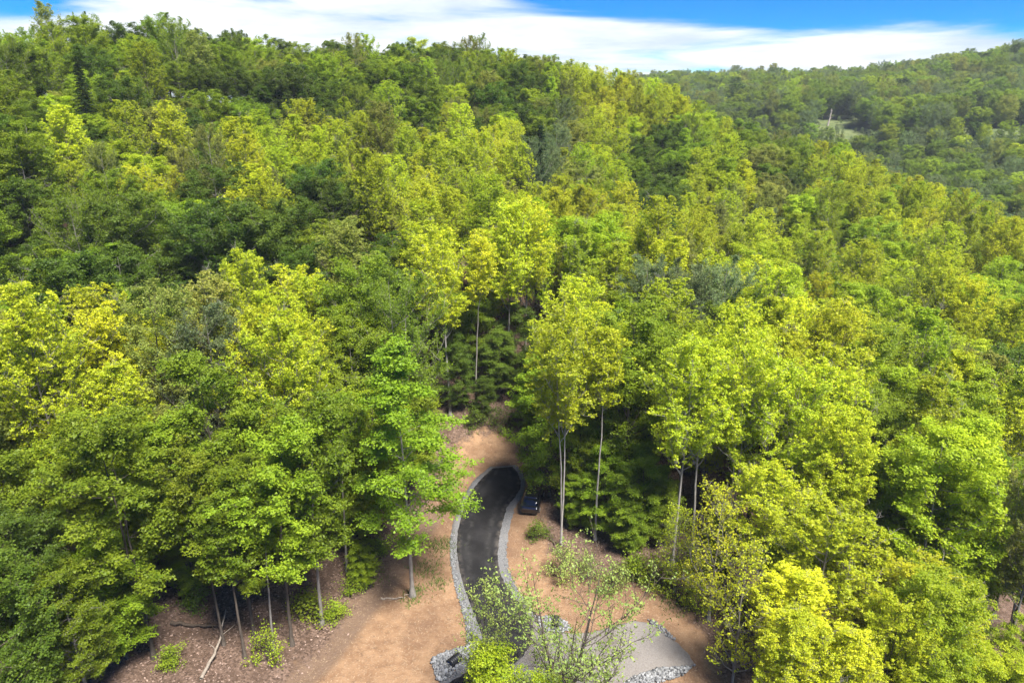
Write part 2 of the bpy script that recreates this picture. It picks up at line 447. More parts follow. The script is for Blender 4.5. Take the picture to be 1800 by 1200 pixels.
# ------------------------------------------------------------------ trees
def unit(v): return v / (np.linalg.norm(v, axis=-1, keepdims=True) + 1e-9)
def leaves(Cn, D, Nn, L, Wd, tone, name):
    S = unit(np.cross(Nn, D)); at_ = {'tone': ('FACE', np.clip(tone, 0, 1))}
    if len(Cn) > 9000:                               # small leaves: one bent-free triangle each
        V = np.stack([Cn - D * L[:, None] * .5, Cn + D * L[:, None] * .3 + S * Wd[:, None] * .62, Cn + D * L[:, None] * .45 - S * Wd[:, None] * .55], 1)
        return mesh_np(name, V.reshape(-1, 3), np.arange(len(Cn) * 3).reshape(-1, 3), M_LEAF, False, at_)
    fold = (Wd * 0.22)[:, None] * Nn
    V = np.stack([Cn - D * L[:, None] * .5, Cn + S * Wd[:, None] * .5 + fold, Cn + D * L[:, None] * .5, Cn - S * Wd[:, None] * .5 + fold], 1)
    return mesh_np(name, V.reshape(-1, 3), np.arange(len(Cn) * 4).reshape(-1, 4), M_LEAF, False, at_)
def make_tree(name, seed, H=20, cb=0.4, rx=4.2, peak=0.45, nl=26, ns=6, nt=6, lpt=18, ls=0.24, ascend=0.7, flat=0.45,
              style='clump', tr=0.22, topo='single', wob=0.25, power=2.0, twig_r=0.008, inner=0.35, spread=0.10, clamp=0):
    r = np.random.default_rng(seed)
    A = Acc()
    # trunk
    k = 14
    t = np.concatenate([[0, .012, .04], np.linspace(.09, 1, k - 3)])
    stems = 1 if topo == 'single' else (3 if topo == 'vase' else 2)
    axes = []
    for s in range(stems):
        P = np.zeros((k, 3)); P[:, 2] = t * H * (0.95 if s == 0 else r.uniform(.8, .92))
        off = np.cumsum(r.normal(0, wob / 4, (k, 2)), 0); off -= off[0]
        P[:, :2] = off * t[:, None]
        if stems > 1:
            a = 2.1 * s + r.uniform(0, .6); lean = rx * (0.55 if topo == 'vase' else 0.2)
            P[:, :2] += np.array([math.cos(a), math.sin(a)]) * lean * np.clip(t - .12, 0, 1)[:, None] ** 0.9
        P[0, 2] = -0.5
        R = tr * (1 - 0.93 * t ** 0.85); R[0] *= 2.1; R[1] *= 1.65; R[2] *= 1.15
        if stems > 1: R *= 0.75
        axes.append((P, R)); A.add(*tubes(P[None], R[None], 8))
    zb, zt = cb * H, H
    def env(tau):
        return np.where(tau > peak, np.clip(1 - np.abs((tau - peak) / (1.02 - peak)) ** power, 0, 1) ** (1 / power),
                        np.clip(1 - np.abs((peak - tau) / (peak + .12)) ** 2.2, 0.05, 1) ** .5)
    # limbs
    tau = np.clip((np.arange(nl) + r.uniform(0, 1, nl)) / nl, 0, 0.985)
    azm = np.arange(nl) * 2.39996 + r.uniform(-.5, .5, nl)
    lop = 1 + 0.18 * np.cos(azm - r.uniform(0, 6.28)) + 0.10 * np.cos(2 * azm + r.uniform(0, 6.28))
    er = rx * env(tau) * r.uniform(.82, 1.0, nl) * lop
    ez = zb + tau * (zt - zb) + r.normal(0, .02 * H, nl)
    E = np.stack([np.cos(azm) * er, np.sin(azm) * er, ez], -1)
    S0 = np.zeros((nl, 3)); r0 = np.zeros(nl)
    for i in range(nl):
        P, R = axes[i % stems]
        zs = np.clip(ez[i] - ascend * er[i] * r.uniform(.8, 1.2), zb * 0.75, H * .9)
        for c in range(3): S0[i, c] = np.interp(zs, P[:, 2], P[:, c])
        r0[i] = np.interp(zs, P[:, 2], R)
        E[i, :2] += S0[i, :2]
    k = 7; s = np.linspace(0, 1, k)[None, :, None]
    D = E - S0; Ln = np.linalg.norm(D, axis=1)
    bow = np.zeros((nl, 1, 3)); bow[:, 0, 2] = -0.10 * Ln * (1 if ascend > .5 else -1)
    LP = S0[:, None] + D[:, None] * s + bow * np.sin(s * math.pi) + r.normal(0, .03, (nl, k, 3)) * Ln[:, None, None] * s
    lr = np.clip(r0 * .5, .02, .11)[:, None] * (1 - .85 * np.linspace(0, 1, k)) + .004
    A.add(*tubes(LP, lr, 5))
    # sub-branches
    n2 = nl * ns; li = np.repeat(np.arange(nl), ns)
    s2 = np.clip(inner + (1 - inner) * (np.tile(np.arange(ns), nl) + r.uniform(0, 1, n2)) / ns, 0, 1)
    f = s2 * (k - 1); i0 = np.minimum(f.astype(int), k - 2); fr = (f - i0)[:, None]
    B0 = LP[li, i0] * (1 - fr) + LP[li, i0 + 1] * fr
    rd = r.normal(0, 1, (n2, 3)); rd[:, 2] = rd[:, 2] * flat + ((0.25 if flat < .5 else .5) if style == 'clump' else 0.75)
    bd = unit(unit(D)[li] * 0.55 + unit(rd) * 0.85)
    bl = np.clip(Ln[li] * r.uniform(.22, .42, n2), .7, 2.4) * (1.15 - .4 * s2)
    k2 = 4; q = np.linspace(0, 1, k2)[None, :, None]
    BP = B0[:, None] + bd[:, None] * bl[:, None, None] * q + r.normal(0, .05, (n2, k2, 3)) * q
    BP[:, :, 2] += (-0.10 if style == 'clump' else 0.12) * bl[:, None] * q[:, :, 0] ** 2
    br = np.clip(.022 * bl / 1.5, .010, .03)[:, None] * (1 - .75 * np.linspace(0, 1, k2))
    A.add(*tubes(BP, br, 4))
    # twigs
    n3 = n2 * nt; bi = np.repeat(np.arange(n2), nt)
    s3 = (np.tile(np.arange(nt), n2) + r.uniform(.2, 1, n3)) / nt
    f = s3 * (k2 - 1); i0 = np.minimum(f.astype(int), k2 - 2); fr = (f - i0)[:, None]
    T0 = BP[bi, i0] * (1 - fr) + BP[bi, i0 + 1] * fr
    rd = r.normal(0, 1, (n3, 3)); rd[:, 2] = rd[:, 2] * flat * .8 + (0.05 if style == 'clump' else 0.6)
    td = unit(bd[bi] * .5 + unit(rd))
    tl = r.uniform(.35, .95, n3) * (1.0 if style == 'clump' else .85)
    TP = T0[:, None] + td[:, None] * tl[:, None, None] * np.linspace(0, 1, 3)[None, :, None]
    if style == 'clump': TP[:, 2, 2] -= .08 * tl
    sel = np.ones(n3, bool) if style != 'clump' else (np.arange(n3) % 2 == 0)
    A.add(*tubes(TP[sel], np.tile(np.array([twig_r, twig_r * .8, .003]), (sel.sum(), 1)), 3))
    # leaves
    n4 = n3 * lpt; ti = np.repeat(np.arange(n3), lpt)
    if style == 'clump':
        s4 = r.uniform(.1, 1.1, n4)
        C = T0[ti] + td[ti] * (tl[ti] * s4)[:, None] + r.normal(0, 1, (n4, 3)) * np.array([spread * 1.5, spread * 1.5, spread * .7])
        C[:, 2] -= .08 * tl[ti] * s4 ** 2
        nn = unit(np.array([0, 0, 1.0]) * .9 + td[ti] * .35 + r.normal(0, .55, (n4, 3)))
    elif style == 'dots':                            # young leaves in little tufts at the twig ends
        node = np.where(r.uniform(0, 1, n4) < .82, 1.0, .45)
        C = T0[ti] + td[ti] * (tl[ti] * node)[:, None] + r.normal(0, 1, (n4, 3)) * np.array([spread, spread, spread * .55])
        nn = unit(np.array([0, 0, 1.0]) * .7 + r.normal(0, .6, (n4, 3)))
    else:                                            # fine: small leaves all along thin twigs
        s4 = r.uniform(0, 1.15, n4)
        C = T0[ti] + td[ti] * (tl[ti] * s4)[:, None] + r.normal(0, spread, (n4, 3))
        nn = unit(np.array([0, 0, .5]) + r.normal(0, .8, (n4, 3)))
    if clamp:                                        # crowns grown among neighbours have an even, rounded outline
        ta_ = (C[:, 2] - zb) / (zt - zb); an = np.arctan2(C[:, 1], C[:, 0]); rr_ = np.hypot(C[:, 0], C[:, 1])
        lump = 1 + .05 * np.sin(5 * an + 7 * ta_ + seed) + .04 * np.sin(9 * an - 11 * ta_)
        lim = rx * clamp * env(np.clip(ta_, 0, 1)) * lump + .25
        kk = np.where(rr_ > lim, (lim + .45 * np.tanh((rr_ - lim) / .8)) / (rr_ + 1e-6), 1.0)
        C[:, 0] *= kk; C[:, 1] *= kk
        ov = np.clip(C[:, 2] - zt, 0, None); C[:, 2] -= ov * .8
    dd = unit(np.cross(nn, r.normal(0, 1, (n4, 3))))
    if style == 'dots': dd[:, 2] -= .35; dd = unit(dd)
    L = ls * r.uniform(.7, 1.35, n4); Wd = L * r.uniform(.55, .85, n4)
    ct = r.uniform(0, 1, n2)[bi][ti]; tone = .62 * r.beta(2, 2, n4) + .38 * ct
    V, F = A.get()
    return dict(name=name, H=H, rx=rx, cb=cb, trunk=mesh_np(name + '_trunk', V, F, M_BARK, True), crown=leaves(C, dd, nn, L, Wd, tone, name + '_crown'), nleaf=n4)

def make_conifer(name, seed, H=19, rx=3.0):
    r = np.random.default_rng(seed); A = Acc()
    k = 10; t = np.linspace(0, 1, k); P = np.zeros((k, 3)); P[:, 2] = t * H; P[0, 2] = -.5
    A.add(*tubes(P[None], (.2 * (1 - .95 * t))[None], 7))
    n = 150; z = H * (.14 + .84 * (np.arange(n) / n) ** .9); a = np.arange(n) * 2.4 + r.uniform(-.4, .4, n)
    L = rx * (1.03 - z / H) ** .85 * r.uniform(.7, 1.1, n) + .15
    s = np.linspace(0, 1, 5)[None, :, None]
    Dn = np.stack([np.cos(a), np.sin(a), np.full(n, .12)], -1)
    BP = np.zeros((n, 5, 3)); BP[:, :, 2] = z[:, None]; BP = BP + Dn[:, None] * L[:, None, None] * s; BP[:, :, 2] -= .22 * L[:, None] * s[:, :, 0] ** 2
    A.add(*tubes(BP, .02 * (1 - .8 * np.linspace(0, 1, 5))[None] * np.ones((n, 1)), 4))
    m = 70; bi = np.repeat(np.arange(n), m); q = r.uniform(.1, 1.05, n * m)
    C = np.zeros((n * m, 3)); C[:, 2] = z[bi]; C += Dn[bi] * (L[bi] * q)[:, None]; C[:, 2] -= .22 * L[bi] * q ** 2
    side = np.stack([-np.sin(a), np.cos(a), np.zeros(n)], -1)[bi] * (r.normal(0, .28, n * m) * (1.1 - q) * L[bi] * .6)[:, None]
    C += side + r.normal(0, .05, C.shape)
    d = unit(Dn[bi] * .7 + unit(side) * .6 + r.normal(0, .2, C.shape)); nn = unit(np.array([0, 0, 1.]) + r.normal(0, .4, C.shape))
    Lf = r.uniform(.22, .42, n * m)
    V, F = A.get()
    return dict(name=name, H=H, rx=rx, cb=.14, trunk=mesh_np(name + '_trunk', V, F, M_BARK, True), crown=leaves(C, d, nn, Lf, Lf * .32, r.uniform(0, 1, n * m), name + '_crown'), nleaf=n * m)

PR = {}
def P(key, *a, **k): PR[key] = make_tree(key, *a, **k)
for i in range(6):   # dense rounded crowns
    P('dense%d' % i, 100 + i, H=[19, 19, 18, 19, 17.5, 19][i], cb=[.34, .3, .38, .28, .34, .40][i], rx=[4.5, 4.0, 4.8, 4.2, 5.2, 3.6][i], peak=[.5, .55, .5, .48, .55, .55][i], nl=[44, 42, 46, 42, 48, 40][i], ns=7, nt=7, lpt=27, ls=.165, clamp=1.02,
      ascend=.8, flat=.72, style='clump', power=[2.3, 2.6, 2.3, 2.4, 2.9, 2.1][i], spread=.13)
for i in range(6):   # upright crowns in young yellow-green leaf
    P('young%d' % i, 200 + i, H=[21, 21, 20, 21, 19.5, 20][i], cb=[.40, .46, .36, .5, .40, .34][i], rx=[3.4, 3.0, 3.9, 3.0, 3.6, 2.7][i], peak=[.45, .5, .4, .5, .5, .4][i], nl=42, ns=8, nt=6, lpt=17, ls=.155, clamp=1.06, ascend=1.25, flat=.7, style='dots',
      tr=.18, power=[2.2, 2.2, 2.4, 2.0, 2.6, 1.8][i], twig_r=.011, spread=.105, topo='double' if i in (2, 4) else 'single')
for i in range(2):   # fine grey-green crowns
    P('fine%d' % i, 300 + i, H=20, cb=.36, rx=[3.8, 4.3][i], peak=.5, nl=36, ns=8, nt=7, lpt=18, ls=.13, clamp=1.04, ascend=1.1, flat=.8, style='fine', power=2.2, spread=.09, topo='double' if i else 'single')
for i in range(3):   # forest-edge trees, leafy nearly to the ground, in flat tiers
    P('edge%d' % i, 400 + i, H=15, cb=[.10, .16, .22][i], rx=[3.9, 3.5, 4.2][i], peak=.42, nl=36, ns=8, nt=6, lpt=26, ls=.16, ascend=.5, flat=.6, style='clump', tr=.14, power=2.0, spread=.13)
P('high0', 440, H=19, cb=.40, rx=4.1, peak=.42, nl=26, ns=8, nt=6, lpt=30, ls=.165, ascend=.6, flat=.4, style='clump', tr=.19, topo='double', spread=.12)
P('high1', 441, H=18, cb=.42, rx=3.2, peak=.45, nl=20, ns=8, nt=6, lpt=28, ls=.165, ascend=.7, flat=.4, style='clump', tr=.15, wob=.7, spread=.12)
P('tiered', 450, H=20.5, cb=.30, rx=4.1, peak=.16, nl=34, ns=8, nt=6, lpt=22, ls=.165, ascend=.3, flat=.25, style='clump', tr=.16, power=1.25, spread=.12)
P('slender0', 460, H=21, cb=.62, rx=3.1, peak=.45, nl=24, ns=8, nt=6, lpt=19, ls=.16, ascend=1.5, flat=.8, style='dots', tr=.15, topo='double', spread=.12)
P('slender1', 461, H=20, cb=.70, rx=1.4, peak=.5, nl=14, ns=6, nt=6, lpt=19, ls=.16, ascend=1.6, flat=.8, style='dots', tr=.12, spread=.12, wob=.5)
P('slender2', 462, H=20, cb=.56, rx=2.8, peak=.5, nl=26, ns=7, nt=6, lpt=19, ls=.16, ascend=1.6, flat=.8, style='dots', tr=.14, spread=.12, wob=.5)
P('sparse', 470, H=12, cb=.28, rx=4.4, peak=.75, nl=30, ns=8, nt=6, lpt=5, ls=.15, ascend=1.0, flat=.8, style='dots', tr=.22, topo='vase', spread=.11, twig_r=.007)
P('sparse_up', 471, H=11, cb=.2, rx=2.1, peak=.4, nl=24, ns=6, nt=5, lpt=6, ls=.14, ascend=1.3, flat=.9, style='dots', tr=.12, spread=.10, twig_r=.008)
P('small_bright', 480, H=7.5, cb=.12, rx=1.8, peak=.45, nl=22, ns=6, nt=6, lpt=15, ls=.14, ascend=.8, flat=.6, style='clump', tr=.07)
P('shrub0', 490, H=2.2, cb=.05, rx=1.1, peak=.5, nl=12, ns=4, nt=4, lpt=6, ls=.12, ascend=.9, flat=.8, style='fine', tr=.025, topo='vase', spread=.1)
P('shrub1', 491, H=1.5, cb=.05, rx=.8, peak=.5, nl=10, ns=4, nt=4, lpt=9, ls=.13, ascend=.7, flat=.6, style='clump', tr=.02, topo='vase', spread=.1)
PR['conifer'] = make_conifer('conifer', 500)

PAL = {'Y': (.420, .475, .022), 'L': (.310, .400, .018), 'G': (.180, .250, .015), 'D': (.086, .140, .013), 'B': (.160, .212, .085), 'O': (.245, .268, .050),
       'E': (.205, .295, .016), 'S': (.280, .350, .085), 'C': (.032, .062, .027)}
BARK = {'grey': (.26, .235, .205), 'dark': (.115, .092, .072), 'pale': (.40, .37, .33)}
TREES = []
def put(proto, x, y, col, s=1.0, sz=1.0, rz=None, bark='grey', name='tree', hero=None, jit=.10):
    p = PR[proto]
    z = H1(x, y)
    TREES.append(dict(p=p, proto=proto, x=x, y=y, z=z, s=s, sz=sz, rz=random.uniform(0, 6.28) if rz is None else rz, col=col, bark=bark, name=name, hero=hero, H=p['H'] * s * sz, rx=p['rx'] * s))
    return TREES[-1]
def at(u, v): return hit(u, v)

HERO = [  # proto, x, y, colour key, scale, z-stretch, bark, name, label
    ('tiered', *at(725, 1045), 'E', 1.14, .89, 'grey', 'tiered_tree', 'tall tree with tapering layered crown and bare lower trunk on dirt left of driveway'),
    ('slender0', 4.3, 52.2, 'Y', 1.0, 1.0, 'pale', 'slender_tree', 'twin-stemmed slender tree with round yellow-green top right of the driveway'),
    ('slender1', 7.4, 53.2, 'Y', 1.0, 1.0, 'pale', 'slender_tree', 'thin single bare trunk with narrow yellow-green tuft before the big dark green maple'),
    ('dense1', 10.5, 57.5, 'E', 1.08, 1.03, 'dark', 'dense_tree', 'largest full green tree right of the driveway behind the thin bare trunk'),
    ('edge0', 3.7, 60.2, 'E', 1.0, 1.0, 'dark', 'low_leafy_tree', 'bright green tree overhanging the upper end of the black driveway'),
    ('edge1', 6.6, 58.6, 'E', .72, .9, 'dark', 'low_leafy_tree', 'small leafy tree just right of the black car'),
    ('edge0', 8.4, 54.9, 'E', .66, .85, 'dark', 'low_leafy_tree', 'low bright green tree at the foot of thin bare trunk right of driveway'),
    ('edge0', 6.2, 55.2, 'E', .46, .8, 'dark', 'low_leafy_tree', 'bushy bright green young tree between twin trunks and thin trunk'),
    ('edge0', 10.2, 51.6, 'G', .48, .75, 'dark', 'low_leafy_tree', 'bushy green young tree at the dirt edge below the big green tree'),
    ('edge0', 13.0, 53.0, 'G', .55, .8, 'dark', 'low_leafy_tree', 'bushy green tree in shade left of the pale trunks'),
    ('edge0', 16.6, 48.6, 'E', .45, .8, 'dark', 'low_leafy_tree', 'bushy young tree at the foot of the pale trunks'),
    ('edge2', 11.5, 53.5, 'G', .66, .85, 'dark', 'low_leafy_tree', 'low green tree with leaves to the ground above the gravel pad'),
    ('slender2', 13.6, 50.0, 'Y', 1.0, 1.0, 'pale', 'slender_tree', 'leftmost of the pale-trunked yellow trees behind the gravel pad'),
    ('slender2', 15.6, 51.5, 'Y', .98, 1.0, 'pale', 'slender_tree', 'pale-trunked yellow tree second from left behind the gravel pad'),
    ('slender0', 18.4, 51.0, 'Y', 1.0, .98, 'pale', 'slender_tree', 'twin-trunked yellow tree right of the two pale trunks behind gravel pad'),
    ('young2', 22.0, 50.0, 'Y', .98, .98, 'grey', 'young_leaf_tree', 'broad bright yellow tree right of the pale trunks, in full light'),
    ('young0', 25.5, 52.5, 'Y', .95, .95, 'grey', 'young_leaf_tree', 'yellow tree at the right end of the bright yellow stand'),
    ('young4', 19.5, 45.2, 'Y', .92, .70, 'grey', 'young_leaf_tree', 'shorter yellow tree in front of the bright yellow stand right of gravel pad'),
    ('sparse_up', 14.9, 43.4, 'Y', 1.05, 1.0, 'grey', 'sparse_tree', 'thin half-bare tree with scattered yellow leaves behind the gravel pad edge'),
    ('sparse_up', 12.9, 46.2, 'Y', .78, .9, 'grey', 'sparse_tree', 'small half-bare yellow tree at the dirt bank right of gravel pad'),
    ('sparse_up', 14.6, 36.6, 'Y', .95, 1.1, 'grey', 'sparse_tree', 'nearly leafless grey-trunked tree rising from the bottom edge right of gravel pad'),
    ('young0', 20.8, 39.6, 'Y', 1.02, .62, 'grey', 'young_leaf_tree', 'big yellow tree nearest the camera at lower right'),
    ('young2', 26.0, 37.6, 'Y', .95, .60, 'grey', 'young_leaf_tree', 'yellow tree at the bottom edge right of the nearest big yellow tree'),
    ('young3', 17.8, 36.0, 'Y', .80, .62, 'grey', 'young_leaf_tree', 'small yellow tree on the bottom edge beside the nearly leafless trunk'),
    ('dense3', 29.5, 41.0, 'E', .70, .72, 'dark', 'dense_tree', 'fresh green tree behind the nearest yellow trees at lower right'),
    ('dense0', 31.0, 34.5, 'L', .62, .62, 'dark', 'dense_tree', 'lime green tree in the bottom right corner'),
    ('sparse', 3.2, 33.2, 'S', 1.0, 1.0, 'dark', 'sparse_tree', 'open spreading tree with dark forked limbs and few pale leaves before the gravel pad'),
    ('sparse_up', -1.5, 34.2, 'S', .72, 1.25, 'dark', 'sparse_tree', 'thin upright pale-leaved tree in front of the driveway bend'),
    ('small_bright', -.9, 33.2, 'L', .9, .95, 'dark', 'small_bright_tree', 'small dense bright lime tree at the bottom edge over the driveway'),
    ('small_bright', 2.0, 31.2, 'L', .88, .9, 'dark', 'small_bright_tree', 'low bright lime tree top peeking over the bottom edge before the gravel pad'),
    # left of the drive
    ('young0', -17.5, 49.5, 'Y', 1.0, .98, 'grey', 'young_leaf_tree', 'wide yellow-green crown in the middle of the left front stand'),
    ('dense1', -11.5, 51.5, 'L', .82, .92, 'dark', 'dense_tree', 'lime green crown at the right end of the left front stand'),
    ('high0', *at(270, 1150), 'G', 1.0, 1.0, 'dark', 'dense_tree', 'thick dark trunk tree on leaf litter at lower left'),
    ('slender2', *at(432, 1165), 'G', .80, .8, 'dark', 'slender_tree', 'leftmost of the thin trunks on the leaf litter left of the clearing'),
    ('high0', *at(447, 1120), 'E', .86, .88, 'dark', 'dense_tree', 'green crown above the thin trunks left of the clearing'),
    ('slender1', *at(482, 1150), 'G', .82, .85, 'grey', 'slender_tree', 'thin grey trunk in the middle of the leaf litter left of clearing'),
    ('high1', *at(513, 1132), 'E', .95, 1.0, 'dark', 'dense_tree', 'dark sturdy trunk with green crown beside the bare dirt clearing'),
    ('high1', *at(565, 1092), 'G', 1.0, 1.0, 'grey', 'dense_tree', 'green tree nearest the muddy track left of the clearing'),
    ('slender1', *at(395, 1140), 'G', .85, .9, 'dark', 'slender_tree', 'slim dark trunk right of the leaning fallen trunk at lower left'),
    ('high1', *at(345, 1040), 'E', .9, .95, 'dark', 'dense_tree', 'slim trunk on shaded litter between thick trunk and thin trunks'),
    ('slender2', *at(540, 1040), 'G', .85, .9, 'dark', 'slender_tree', 'dark slim trunk behind the one nearest the muddy track'),
    ('high1', *at(470, 1020), 'G', .9, .95, 'dark', 'dense_tree', 'dark trunk in deep shade behind the thin trunks'),
    ('slender1', *at(610, 1005), 'E', .85, .9, 'grey', 'slender_tree', 'slim grey trunk just left of the muddy track'),
    ('edge1', -13.2, 50.2, 'G', .50, .8, 'dark', 'low_leafy_tree', 'bushy green young tree in shade left of the muddy track'),
    ('edge0', -17.2, 47.6, 'G', .46, .8, 'dark', 'low_leafy_tree', 'bushy green young tree in the gap behind the thin trunks'),
    ('edge2', -21.0, 49.0, 'G', .52, .8, 'dark', 'low_leafy_tree', 'bushy dim tree behind the fallen dark trunk'),
    ('edge1', -24.4, 44.2, 'E', .48, .8, 'dark', 'low_leafy_tree', 'bushy green young tree just behind the thick dark trunk'),
    ('edge0', -12.0, 46.6, 'E', .30, .8, 'dark', 'low_leafy_tree', 'smallest leafy sapling beside the trunk nearest the track'),
    ('edge0', -9.6, 68.6, 'G', .46, .8, 'dark', 'low_leafy_tree', 'leafy young tree at the left shoulder of the cut bank'),
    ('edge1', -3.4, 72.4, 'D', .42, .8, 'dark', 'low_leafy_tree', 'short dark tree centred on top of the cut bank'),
    ('edge0', 1.6, 71.6, 'G', .40, .8, 'dark', 'low_leafy_tree', 'short leafy tree right above the upper end of the driveway'),
    ('young3', -28.5, 46.0, 'Y', .9, .9, 'grey', 'young_leaf_tree', 'yellow tree with fine visible limbs at far left front'),
    ('edge0', -29.0, 42.0, 'E', 1.0, .95, 'dark', 'low_leafy_tree', 'layered green tree with leaves to the ground at lower left'),
    ('edge1', -26.0, 37.8, 'E', .80, .8, 'dark', 'low_leafy_tree', 'low layered green tree at the bottom edge near the left corner'),
    ('edge2', -32.5, 38.5, 'G', .95, .95, 'dark', 'low_leafy_tree', 'layered green tree filling the bottom left corner'),
    ('high1', -21.5, 45.5, 'G', 1.0, 1.05, 'dark', 'dense_tree', 'green tree in shade behind the thick dark trunk'),
    ('dense2', -9.6, 57.5, 'G', .8, .85, 'dark', 'dense_tree', 'mid green tree behind the tall layered tree left of driveway'),
    ('fine1', -10.8, 62.0, 'G', 1.05, 1.0, 'grey', 'fine_leaf_tree', 'broad open tree with pale crooked limbs left of the dark gully'),
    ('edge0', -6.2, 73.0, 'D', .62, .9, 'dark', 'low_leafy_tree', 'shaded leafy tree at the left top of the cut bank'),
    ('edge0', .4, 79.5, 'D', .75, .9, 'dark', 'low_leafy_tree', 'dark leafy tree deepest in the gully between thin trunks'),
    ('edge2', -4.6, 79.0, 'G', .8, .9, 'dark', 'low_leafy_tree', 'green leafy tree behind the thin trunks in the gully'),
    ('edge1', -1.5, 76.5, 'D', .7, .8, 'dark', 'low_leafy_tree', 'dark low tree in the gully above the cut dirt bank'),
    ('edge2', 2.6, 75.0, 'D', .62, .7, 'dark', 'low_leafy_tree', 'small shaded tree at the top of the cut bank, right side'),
    ('slender2', -7.0, 72.0, 'Y', 1.05, 1.0, 'pale', 'slender_tree', 'tall thin pale trunk standing left in the dark gully behind the bank'),
    ('slender1', -4.2, 74.0, 'Y', 1.0, 1.0, 'grey', 'slender_tree', 'thin trunk with narrow top second in the dark gully'),
    ('slender2', -.6, 78.5, 'Y', 1.1, 1.0, 'grey', 'slender_tree', 'tall yellow-topped trunk in the middle of dark gully'),
    ('slender2', 1.6, 80.5, 'Y', 1.1, 1.0, 'grey', 'slender_tree', 'yellow-topped trunk on the right side of dark gully'),
]
for pr, x, y, c, s, szz, bk, nm, lb in HERO:
    put(pr, x, y, c, s, szz, bark=bk, name=nm, hero=lb)

# forest species by region of the hillside, looked up where the crown top shows
GRID = ['GGGGGGGGGGGGGGGGGG',
        'GDGGDDGGGGYYLLGLGL',
        'GYYGYYYYYBYDLGLYLL',
        'DGDGYDYYYYYDYOLLYL',
        'DDDDDDDYYYYYYYLLYL',
        'YDDDLYGGYYLBBYYLLL',
        'GOOOYYLGDYYLYYLLYG',
        'YYGYYLYGDYYLYYYLLY',
        'YYGGGGLLGGGGYYYGLL',
        'GGGGLGGGGGGGYYYGLO',
        'GGGGGGGGGGGGGYYYLG',
        'GGGGGGGGGGGGGYYYLG']
MIXED = {'Y': 'YYYYYYLO', 'L': 'LLLYYEG', 'G': 'GGGEODDL', 'D': 'DDDDDGE', 'B': 'BBBYG', 'O': 'OOOYGB'}
SHAPE = {'Y': ['young0', 'young1', 'young2', 'young3', 'young4', 'young5'], 'L': ['young0', 'dense1', 'young2', 'dense5', 'young5'], 'G': ['dense0', 'dense1', 'dense2', 'dense3', 'dense4', 'fine1'],
         'E': ['dense0', 'dense1', 'dense2', 'dense3'], 'D': ['dense0', 'dense1', 'dense2', 'dense3', 'dense4', 'dense5'], 'B': ['fine0', 'fine1'], 'O': ['fine0', 'young1', 'dense2']}
NAME = {'high': 'dense_tree', 'dense': 'dense_tree', 'young': 'young_leaf_tree', 'fine': 'fine_leaf_tree', 'edge': 'low_leafy_tree', 'conif': 'conifer_tree'}
crest_u = np.array([-250, 0, 200, 310, 450, 600, 900, 1050, 1150, 1300, 1400, 1500, 1650, 1800, 2050])
crest_R = np.array([110, 128, 136, 148, 158, 168, 184, 198, 206, 203, 193, 183, 164, 144, 125])
cand = []
def lattice(sp, R0, R1):
    for j in range(0, int(230 / (sp * .87))):
        for i in range(-int(210 / sp), int(210 / sp) + 1):
            x = (i + .5 * (j % 2)) * sp + rng.uniform(-.3, .3) * sp; y = 26 + j * sp * .87 + rng.uniform(-.3, .3) * sp
            u0 = 900 + FPX * x / (y * 1.07)
            R = math.hypot(x, y); Rc = np.interp(u0, crest_u, crest_R)
            if not (-170 < u0 < 1970) or R > Rc + 34 or not (R0 <= R < R1): continue
            cand.append((R, x, y, u0, Rc))
lattice(4.2, 33, 52); lattice(4.6, 52, 88); lattice(4.9, 88, 135); lattice(5.0, 135, 300)
cand.sort()
hero_xy = np.array([(t['x'], t['y']) for t in TREES])
cl_arr = np.array(clear)
STUFF = []
for R, x, y, u0, Rc in cand:
    sdv = float(sdist(cl_arr, np.array([x]), np.array([y]))[0])
    if sdv > -1.2 and y < 90: continue
    if -16 < x < 14 and y < 45: continue
    if np.min(np.hypot(hero_xy[:, 0] - x, hero_xy[:, 1] - y)) < 3.6: continue
    if y < 46 and -26 < x < -8: continue                                    # open litter slope in front
    if -8 < x < 4 and 64 < y < 74: continue                                 # gully behind the bank
    d_gap = float(dist_line([(-62, 62), (-40, 66), (-24, 70)], np.array([x]), np.array([y]), False)[0])
    if d_gap < 3.0: continue                                                # dark gap between the near stand and the hill
    z = H1(x, y)
    uu, vv, dd = project(x, y, z + 13)
    c = GRID[int(np.clip(vv // 100, 0, 11))][int(np.clip(uu // 100, 0, 17))]
    c = random.choice(MIXED[c])
    pr = random.choice(SHAPE[c])
    s = random.uniform(.74, 1.08); szz = random.uniform(.9, 1.08)
    s *= 1 - .24 * float(sstep(np.array(R), 70, 125))
    if R < 52 and x > 0: s *= .62 + .006 * max(0., y - 30)
    if R < 52 and x < 0: s *= .78
    if R > 80 and pr.startswith('dense'): s *= 1.14; szz *= .84
    s = s * (.72 if random.random() < .12 else 1.0)
    rec = dict(x=x, y=y, z=z, c=c, pr=pr, s=s, sz=szz, R=R, crest=R > Rc + 8)
    if R > Rc + 14 or uu < -110 or uu > 1910: STUFF.append(rec); continue
    nm = NAME['conif' if pr == 'conifer' else pr.rstrip('0123456789')[:5]]
    put(pr, x, y, c, s, szz, bark=random.choice(['grey', 'grey', 'dark']), name=nm)
